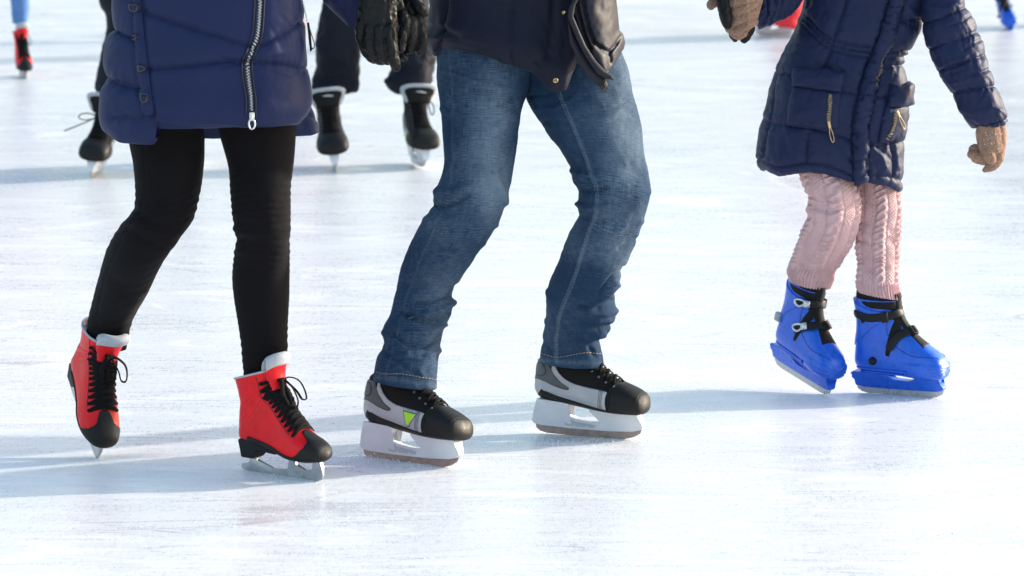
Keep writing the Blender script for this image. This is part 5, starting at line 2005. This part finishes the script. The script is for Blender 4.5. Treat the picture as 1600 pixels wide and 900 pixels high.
# pockets with flaps and brass zips
pk = [([(1239, 133), (1313, 146), (1311, 175), (1309, 201), (1270, 199), (1231, 194), (1232, 165)], [(1241, 105), (1280, 109), (1321, 113), (1314, 147), (1276, 141), (1239, 135)], [(1296, 149), (1296, 168), (1294, 189)], [(1294, 190), (1299, 200), (1304, 210)]),
      ([(1383, 166), (1419, 163), (1415, 195), (1411, 219), (1390, 222), (1371, 222), (1377, 190)], [(1391, 131), (1408, 134), (1418, 127), (1422, 136), (1420, 164), (1402, 167), (1384, 168)], [(1394, 171), (1390, 192), (1382, 214)], [(1394, 173), (1399, 188), (1403, 200)])]
for body, flap, zp, pull in pk:
    bd = put(cj.panel(body, .010, 3, .006, 6, .016, .003), 'pocket', M['navy_child'], kid, OC)
    put(cj.panel(flap, .017, 3, .007, 5, .02, .003), 'pocket_flap', M['navy_child'], kid, OC)
    zt = resamp(np.array(zp, float), 30)
    put(cj.panel([(x - 4, y) for x, y in zt[::5]] + [(x + 4, y) for x, y in zt[::-5]], .018, 2, 0, 3, .012), 'zip_tape', M['navy_dark'], kid, OC)
    m = MB()
    for i, (x, y) in enumerate(resamp(np.array(zp, float), 34)):
        p, n = cj.hit(x + (1.1 if i % 2 else -1.1), y, .0195)
        if p is not None:
            m.tube([p - [.0022, 0, 0], p + [.0022, 0, 0]], .0008, 6, n, .9)
    m.build('zip_teeth', M['brass'], kid, OC)
    m = MB()
    p0, n = cj.hit(*pull[0], .022)
    p1, _ = cj.hit(*pull[2], .026)
    if p0 is not None and p1 is not None:
        m.tube([p0, p0 + (p1 - p0) * .25], .0042, 8, n, .7)
        d = (p1 - p0) / np.linalg.norm(p1 - p0)
        w_ = np.cross(d, n)
        lp = []
        for t in np.linspace(0, 2 * pi, 22):
            lp.append(p0 + (p1 - p0) * (.62 + .38 * cos(t)) + w_ * .0045 * sin(t) * (1 + .25 * cos(t)))
        m.tube(lp, .0011, 6, None, 1, False)
        m.build('zip_pull', M['brass'], kid, OC)
# right sleeve (picture right)
sr = Cloth([(1440, -215, 1500, -235, .05, .9), (1436, -130, 1496, -140, .02, 1), (1436, -60, 1500, -75, .0, 1), (1440, 0, 1504, -4, -.02, 1), (1441, 34, 1519, 24, -.03, 1), (1447, 66, 1530, 52, -.04, 1), (1453, 84, 1538, 76, -.05, 1), (1462, 104, 1545, 104, -.06, 1), (1474, 124, 1552, 126, -.07, 1), (1490, 150, 1563, 152, -.08, 1), (1505, 178, 1572, 174, -.09, 1), (1516, 197, 1575, 186, -.09, .98), (1519, 201, 1572, 193, -.09, .92)], YC, 260, 140, 2.2)
ss = [[(1430, 40), (1474, 27), (1520, 5)], [(1436, 83), (1480, 67), (1538, 45)], [(1450, 118), (1500, 100), (1550, 80)], [(1475, 150), (1513, 141), (1570, 131)], [(1425, -30), (1520, -50)], [(1425, -110), (1520, -130)], [(1522, 203), (1550, 196), (1580, 182)]]
sr.puff(ss, .009, 6, .0036, (16, 66))
sr.creases([([(1484, 40), (1500, 36), (1516, 24)], 2.2, -.004), ([(1452, 70), (1470, 72), (1490, 62)], 3, .004), ([(1506, 78), (1524, 66), (1536, 60)], 2.4, -.004), ([(1470, 104), (1490, 96), (1506, 92)], 3, .004), ([(1518, 92), (1534, 84), (1546, 84)], 2.6, .005), ([(1515, 116), (1535, 112), (1552, 106)], 2.4, -.005), ([(1490, 130), (1515, 124), (1540, 118)], 3, .003),
             ([(1541, 138), (1536, 148), (1528, 158)], 2.2, -.003), ([(1550, 166), (1562, 172)], 2.5, .004), ([(1480, 116), (1498, 112)], 2.6, -.004), ([(1496, 168), (1520, 176), (1546, 172)], 5, .003), ([(1460, 12), (1480, 14), (1500, 2)], 3, .003)])
sr.wrinkle(.003, (18, 18, 18), 111)
sr.wrinkle(.0012, 55, 112)
sr.build('coat_sleeve', M['navy_child'], kid, OC, thick=.010)
# left sleeve toward the clasped hands
YK = YC - .06
sl_ = Cloth([(1400, -170, 1320, -250, .06, .9), (1340, -110, 1262, -190, .03, .9), (1297, -62, 1232, -132, .0, .95), (1262, -12, 1206, -82, -.02, 1), (1247, 10, 1196, -60, -.02, 1), (1228, 28, 1188, -48, -.02, 1), (1210, 38, 1182, -40, -.02, 1), (1198, 43, 1178, -34, -.02, .95), (1186, 47, 1174, -26, -.02, .85)], YC, 200, 120, 2.2)
sl_.V = sl_.V[:, ::-1]
sl_.V = np.roll(sl_.V, 1, 1)
sl_.N = gnormals(sl_.V)
if ((sl_.V - sl_.V.mean(1, keepdims=True)) * sl_.N).sum() < 0:
    sl_.V = sl_.V[:, ::-1]
    sl_.N = gnormals(sl_.V)
sl_.px = proj(sl_.V)
nf = sl_.N[..., 1]
sl_.front = smooth01(.2, -.2, nf)
sl_.puff([[(1207, 34), (1212, 10), (1204, -30)], [(1222, 26), (1222, 0), (1212, -40)], [(1238, 12), (1234, -20), (1224, -60)], [(1196, 42), (1200, 20), (1194, -20)]], .008, 5, .004, (18, 70))
sl_.wrinkle(.003, (24, 18, 14), 121)
sl_.build('coat_sleeve', M['navy_child'], kid, OC, thick=.008)
head(kid, W(1405, -385, YC + .04), YC, M['wool'], .92)

# child's free hand in a knitted glove
m = MB()
YG = YC - .09
chain(m, [(1543, 176, 0, 17), (1544, 196, 0, 19), (1547, 212, 0, 20), (1550, 228, 0, 19)], YG)
chain(m, [(1560, 196, .005, 11), (1562, 212, 0, 11.5), (1560, 228, 0, 12), (1557, 240, .01, 11)], YG)
chain(m, [(1533, 206, -.005, 9), (1537, 226, -.012, 9.5), (1544, 240, -.022, 9.5), (1548, 248, -.024, 9)], YG)           # thumb toward us
chain(m, [(1562, 224, 0, 10), (1562, 240, -.006, 10), (1555, 254, -.006, 9.5), (1546, 261, .0, 8), (1539, 265.5, .004, 4.5)], YG)      # forefinger
chain(m, [(1550, 236, .012, 9), (1540, 247, .014, 9.5), (1526, 243, .014, 9.5), (1519, 241, .012, 8)], YG)      # curled fingers
chain(m, [(1546, 228, .016, 9), (1536, 236, .024, 9), (1524, 233, .022, 8.5), (1520, 234, .02, 7)], YG)
chain(m, [(1550, 240, .03, 9), (1542, 250, .032, 8.5), (1530, 249, .03, 8), (1524, 248, .028, 7)], YG)
creased(remesh_join(m, 'knitted_glove', M['wool'], kid, OC, .0020, 4), .0013, (210, 210, 150), 12)
gsnow = MB()
for _ in range(20):
    x, y = rng.uniform(1535, 1568), rng.uniform(205, 232)
    p = W(x, y, YG - .036)
    gsnow.tube([p, p + rng.normal(0, .001, 3)], rng.uniform(.0004, .0009), 5)
gsnow.build('snow_crumbs', M['snow'], kid, OC)['kind'] = 'stuff'

# clasped pair: brown knitted glove round the man's black glove
YK = YC - .12
m = MB()
chain(m, [(1178, -20, .02, 18), (1170, 0, .02, 22), (1164, 22, .02, 22), (1160, 40, .02, 17)], YK)
chain(m, [(1142, 8, -.012, 7.5), (1150, 4, -.028, 8), (1162, 0, -.03, 8), (1176, -5, -.012, 8)], YK)
chain(m, [(1144, 23, -.008, 7.5), (1152, 18, -.028, 8), (1164, 12, -.032, 8), (1178, 6, -.012, 8)], YK)
chain(m, [(1145, 37, -.006, 7.5), (1153, 31, -.027, 8), (1166, 25, -.03, 8), (1179, 19, -.01, 8)], YK)
chain(m, [(1148, 49, -.004, 7), (1156, 45, -.024, 7.5), (1167, 39, -.028, 7.5), (1178, 34, -.008, 7.5)], YK)
chain(m, [(1140, 44, .01, 8), (1150, 54, .0, 8), (1162, 52, -.004, 7)], YK)
chain(m, [(1150, -12, .02, 9), (1128, -2, .02, 8), (1114, 5, .018, 8), (1111, 9, .018, 7)], YK)
creased(remesh_join(m, 'knitted_glove', M['wool'], kid, OC, .0020, 4), .0013, (210, 210, 150), 12)
m = MB()
chain(m, [(1112, -64, .10, 18), (1124, -40, .07, 18), (1134, -18, .03, 18), (1140, 6, .02, 16), (1146, 26, .03, 14), (1152, 44, .03, 10)], YK)
chain(m, [(1124, -14, -.02, 10.5), (1129, 6, -.03, 10.5), (1134, 24, -.032, 10.5), (1136, 38, -.028, 8)], YK)
chain(m, [(1150, 40, .03, 8), (1162, 56, .022, 7.5), (1163, 61, .02, 7)], YK)
chain(m, [(1164, 34, .03, 9), (1172, 44, .02, 8), (1166, 58, .012, 7.5), (1163, 61, .012, 7)], YK)
chain(m, [(1142, 46, .03, 7), (1147, 58, .024, 6), (1148, 61, .022, 5)], YK)
creased(remesh_join(m, 'glove', M['leather'], man, OM, .0022, 6), .003, (75, 75, 50), 7)

# ================================================================= skaters behind
def trouser(pers, rows, Y, mat, amp=.006, nr=150, seed=0, cr=()):
    c = Cloth(rows, Y, nr, 96, 2.2)
    c.creases(list(cr))
    c.wrinkle(amp, (14, 14, 20), seed)
    c.build('trouser_leg', mat, pers, np.array(pers.location), thick=.01)
    return c


def tongue_top(sk):
    """white rimmed tongue with a printed wordmark, seen from the front"""
    tu = np.linspace(-1, 1, 21)
    tg = [[(xx - b * a * a, w * a, zz - .012 * a ** 4) for a in tu] for (xx, zz, w, b) in [(.136, .262, .048, .014), (.137, .285, .060, .020), (.141, .305, .068, .024), (.147, .322, .070, .025), (.150, .330, .067, .025)]]
    part('tongue_rim', thick_sheet(resamp_grid(np.array(tg), 30), .010), M['felt'], sk)
    tg = [[(xx + .003 - b * a * a, w * a, zz - .010 * a ** 4) for a in tu] for (xx, zz, w, b) in [(.1385, .255, .038, .010), (.1385, .285, .046, .0125), (.1425, .303, .054, .016), (.1465, .315, .054, .0165)]]
    g_ = resamp_grid(np.array(tg), 24)
    part('tongue', thick_sheet(g_, .004), M['hk_black'], sk)
    mk = MB()
    for i, (a0, w_) in enumerate(((-.020, .0035), (-.014, .0028), (-.009, .003), (-.0035, .003), (.002, .0028), (.0075, .004), (.0145, .003))):
        z0 = .2955 + .0008 * i
        x0 = .1425
        mk.box((x0 + .0012 - .0105 * (a0 / .035) ** 2, -a0, z0), (.0012, w_ * .75, .0026 + .0006 * (i % 2)))
    mk.build('tongue_print', M['white_print'], sk, smooth=False)


YB = G(585, 262)[1]
bgp = person(G(585, 262), 'skater in dark padded trousers behind the clasped gloves, on black hockey skates')
bs, bb, bv = make_hockey_skate(True)
for ch in bs.children:
    if ch.name.startswith('blade') and not ch.name.startswith('blade_'):
        ch.data.materials[0] = M['steel']
tongue_top(bs)
pose(bs, bgp, tuple(G(519, 266) + [0, .18, 0]), (-86, 0, 6), 1.0, st=(1, 1.14, 1))
add_lime_badge(bs, bv, -1)
bs['label'] = 'black hockey skate seen from the front, blade edge on'
bs2 = skate_copy(bs, bgp, tuple(G(641, 262) + [0, .17, 0]), (-77, -2, -2), 1.0, st=(1, 1.14, 1))
bs2['label'] = 'black hockey skate turned slightly outward'
m = MB()
q = resamp(np.array([(0.150, .020, .262), (.155, .040, .255), (.160, .048, .235), (.164, .046, .210), (.160, .040, .206), (.156, .034, .225), (.152, .028, .250)]), 24)
m.tube(q, .0022, 6)
m.build('lace_bow', M['lace'], bs2)
trouser(bgp, [(508, -330, 570, -330, .17), (500, -220, 570, -220, .17), (500, -80, 560, -80, .17), (506, 0, 560, 0, .17), (501, 25, 562, 25, .17), (494, 60, 562, 60, .17), (492, 90, 563, 92, .17), (491, 115, 563, 112, .17), (488, 130, 561, 126, .17), (489, 142, 560, 137, .17), (496, 150, 557, 141, .17)], YB, M['bg_trouser'], .010, seed=131, cr=[([(500, 80), (540, 95)], 6, .008), ([(495, 130), (560, 120)], 5, -.008)])
trouser(bgp, [(575, -330, 650, -330, .17), (580, -220, 655, -220, .17), (590, -80, 665, -80, .17), (598, 0, 670, 0, .17), (606, 40, 674, 40, .17), (612, 70, 680, 75, .17), (612, 100, 682, 95, .17), (606, 116, 678, 112, .17), (604, 128, 676, 122, .17), (610, 140, 674, 130, .17), (616, 144, 670, 133, .17)], YB, M['bg_trouser'], .010, seed=133, cr=[([(612, 105), (650, 112), (680, 100)], 6, -.010), ([(605, 126), (640, 130)], 6, .010)])
tb = Cloth([(545, -700, 615, -700, .06, .8), (500, -650, 660, -650, .06, .6), (482, -580, 678, -580, .06, .65), (492, -450, 668, -450, .06, .7), (490, -330, 672, -330, .06, .7), (496, -250, 664, -250, .06, .7)], YB, 60, 80, 2.4)
tb.wrinkle(.01, 9, 135)
tb.build('jacket', M['coat'], bgp, np.array(bgp.location))
head(bgp, W(580, -780, YB + .06), YB, M['hat'])

YL = G(146, 276)[1]
bgl = person(G(150, 276), 'skater in dark trousers mostly hidden behind the navy puffer coat')
s3 = skate_copy(bs, bgl, tuple(G(153, 277) + [.0, .20, 0]), (-95, 0, -7), 1.0, st=(1, 1.12, 1))
s3['label'] = 'black hockey skate with a loose lace bow, leaning outward'
m = MB()
for pts in ([(.158, -.012, .235), (.165, -.045, .245), (.168, -.075, .238), (.166, -.080, .222), (.165, -.055, .218), (.16, -.02, .230)], [(.16, -.02, .232), (.168, -.060, .205), (.172, -.100, .180), (.17, -.125, .165)]):
    m.tube(resamp(np.array(pts), 22), .0024, 6)
m.build('lace_bow', M['lace'], s3)
trouser(bgl, [(170, -300, 250, -300, .17), (160, -160, 240, -160, .17), (152, -60, 225, -60, .17), (156, 0, 224, 0, .17), (167, 28, 226, 28, .17), (164, 60, 226, 60, .17), (158, 85, 222, 85, .17), (152, 115, 216, 115, .17), (149, 140, 213, 140, .17), (154, 147, 210, 146, .17)], YL, M['bg_trouser'], .008, seed=141)
trouser(bgl, [(240, -300, 330, -300, .1), (240, -160, 330, -160, .1), (245, -40, 322, -40, .12), (248, 60, 320, 60, .14), (250, 120, 318, 120, .14)], YL, M['bg_trouser'], .008, seed=142)
s4 = skate_copy(bs, bgl, tuple(G(285, 262) + [.0, .22, 0]), (-84, 0, 0), 1.0)
s4['label'] = 'black hockey skate hidden behind the coat'
tb = Cloth([(215, -660, 285, -660, .08, .8), (170, -610, 330, -610, .08, .6), (152, -540, 348, -540, .08, .65), (160, -400, 340, -400, .08, .7), (162, -300, 340, -300, .08, .7), (168, -230, 334, -230, .08, .7)], YL, 60, 80, 2.4)
tb.wrinkle(.01, 9, 145)
tb.build('jacket', M['bg_trouser'], bgl, np.array(bgl.location))
head(bgl, W(250, -745, YL + .08), YL, M['hat'])


def far_leg(p, px, py, skate, mat, w, ypr, dx=0, top=-60, lab=None, h=84, sc=None):
    """one leg and its skate of a far skater"""
    g_ = G(px, py)
    s_ = F / ((g_ - CP) @ FW)
    k = sc
    L = k * .12
    y_, pt_, rr_ = ypr
    f = np.array([cos(radians(y_)), sin(radians(y_)), 0]) * .12 * k
    c = skate_copy(skate, p, tuple(g_ - f), ypr, k)
    if lab:
        c['label'] = lab
    return c, g_, s_


YF = G(36, 121)[1]
fk = person(G(36, 121), 'far skater in light blue jeans on red figure skates, at the left edge')
c, g_, s_ = far_leg(fk, 36, 121, red, None, 28, (-74, 2, 0), sc=.86, lab='far red figure skate seen from the front')
trouser(fk, [(20, -300, 58, -300, .08), (16, -160, 54, -160, .08), (15, -60, 48, -60, .07), (17, -10, 46, -10, .07), (18, 10, 46, 10, .07), (19, 26, 45, 26, .07), (20, 36, 45, 36, .07)], YF, M['bg_jeans'], .005, seed=151)
c, g_, s_ = far_leg(fk, -50, 112, red, None, 28, (-80, 0, 0), sc=.86, lab='far red figure skate beyond the left edge')
trouser(fk, [(-40, -300, 10, -300, .08), (-56, -160, -10, -160, .08), (-66, -60, -32, -60, .08), (-64, 0, -36, 0, .08), (-63, 28, -38, 28, .08)], YF, M['bg_jeans'], .005, seed=152)
tb = Cloth([(-15, -560, 35, -560, .08, .8), (-50, -520, 66, -520, .08, .6), (-56, -460, 74, -460, .08, .65), (-52, -340, 70, -340, .08, .7), (-52, -230, 68, -230, .08, .7)], YF, 50, 64, 2.4)
tb.wrinkle(.01, 9, 155)
tb.build('jacket', M['red_cloth'], fk, np.array(fk.location))
head(fk, W(8, -625, YF + .08), YF, M['hat'], .95)

YR = G(1576, 46)[1]
fr2 = person(G(1576, 46), 'far skater on bright blue rental skates at the top right corner')
c, g_, s_ = far_leg(fr2, 1576, 46, blue, None, 26, (-86, 4, 10), sc=.8, lab='far blue rental skate leaning inward')
trouser(fr2, [(1556, -260, 1600, -260, .09), (1554, -130, 1596, -130, .08), (1553, -60, 1588, -60, .07), (1551, -30, 1584, -34, .07), (1551, -14, 1580, -20, .07)], YR, M['bg_trouser'], .006, seed=161)
c, g_, s_ = far_leg(fr2, 1650, 40, blue, None, 26, (-80, 0, -8), sc=.92, lab='far blue rental skate beyond the right edge')
trouser(fr2, [(1612, -260, 1668, -260, .09), (1622, -130, 1668, -130, .08), (1632, -60, 1668, -60, .07), (1634, -28, 1666, -30, .07)], YR, M['bg_trouser'], .006, seed=162)
tb = Cloth([(1585, -500, 1635, -500, .08, .8), (1552, -460, 1668, -460, .08, .6), (1548, -400, 1672, -400, .08, .65), (1550, -290, 1670, -290, .08, .7), (1552, -210, 1670, -210, .08, .7)], YR, 50, 64, 2.4)
tb.wrinkle(.01, 9, 165)
tb.build('jacket', M['coat'], fr2, np.array(fr2.location))
head(fr2, W(1610, -560, YR + .08), YR, M['hat'], .92)

# a skater behind the child's arm: red trousers, white boots
YQ = G(1208, 56)[1]
rd = person(G(1208, 56), 'far skater in red trousers and white skates behind the small bent arm')
ws = copy_tree(bs)
ws.data = bs.data.copy()
ws.data.materials[0] = M['felt']
for ch in list(ws.children):
    n_ = ch.name.split('.')[0]
    if n_ in ('toe_cap', 'cap_seam', 'silver_panel', 'heel_panel', 'mesh_panel', 'tongue', 'outsole', 'lace'):
        ch.data = ch.data.copy()
        ch.data.materials[0] = M['felt'] if n_ != 'outsole' else M['grey_plastic']
    elif n_ in ('lime_badge', 'badge', 'badge_rim'):
        bpy.data.objects.remove(ch)
pose(ws, rd, tuple(G(1238, 56) + [.0, .08, 0]), (-165, 0, 0), .72)
ws['label'] = 'white skate pointing left'
trouser(rd, [(1225, -260, 1290, -260, -.05), (1218, -140, 1280, -140, -.08), (1212, -60, 1268, -60, -.12), (1204, 0, 1258, 0, -.14), (1199, 20, 1254, 24, -.14), (1200, 33, 1251, 42, -.14), (1206, 37, 1249, 47, -.14)], YQ, M['red_cloth'], .006, seed=171)
ws2 = copy_tree(ws)
pose(ws2, rd, tuple(G(1330, 50) + [.03, .1, 0]), (-140, 0, 0), .95)
ws2['label'] = 'white skate hidden behind the child'
trouser(rd, [(1290, -260, 1345, -260, .1), (1296, -140, 1352, -140, .09), (1300, -60, 1352, -60, .08), (1304, 36, 1350, 36, .06)], YQ, M['red_cloth'], .006, seed=172)
tb = Cloth([(1255, -520, 1315, -520, .08, .8), (1222, -480, 1352, -480, .08, .6), (1216, -420, 1358, -420, .08, .65), (1222, -310, 1350, -310, .08, .7), (1222, -220, 1350, -220, .08, .7)], YQ, 50, 64, 2.4)
tb.wrinkle(.01, 9, 175)
tb.build('jacket', M['red_cloth'], rd, np.array(rd.location))
head(rd, W(1285, -585, YQ + .08), YQ, M['hat'])

# one more far skater, all but hidden by the puffer coat
cp = copy_tree(fk)
cp.location = G(462, 58)
cp['label'] = 'far skater hidden behind the puffer coat, only a sliver of red boot by the tassel'

# ================================================================= loose ice
m = MB()


def crumbs(cx, cy, sx, sy, n, r0, r1, zmax=.012):
    for _ in range(n):
        g_ = G(cx + rng.normal(0, sx), cy + rng.normal(0, sy))
        r_ = rng.uniform(r0, r1)
        p_ = g_ + [0, 0, r_ * .5 + abs(rng.normal(0, 1)) * zmax * .3]
        d_ = rng.normal(0, 1, 3)
        d_ = d_ / np.linalg.norm(d_) * r_ * .6
        m.tube([p_ - d_, p_, p_ + d_], [r_ * .6, r_, r_ * .5], 5)


crumbs(585, 708, 16, 4, 420, .0006, .0026, .012)
crumbs(612, 716, 22, 3, 130, .0006, .0022, .006)
crumbs(560, 716, 16, 4, 60, .0006, .0020, .004)
crumbs(440, 748, 40, 4, 90, .0005, .0016, .003)
crumbs(640, 728, 30, 2.5, 160, .0005, .0018, .003)
crumbs(470, 752, 22, 2, 120, .0004, .0014, .002)
crumbs(900, 690, 45, 3, 140, .0005, .0018, .004)
crumbs(1410, 626, 40, 3, 80, .0005, .0016, .003)
for _ in range(90):
    crumbs(rng.uniform(0, 1600), rng.uniform(300, 900), 6, 2, 6, .0005, .0018, .001)
o = m.build('ice_shavings', M['snow'])
o['kind'] = 'stuff'
o['label'] = 'loose ice shavings thrown up by the blades'
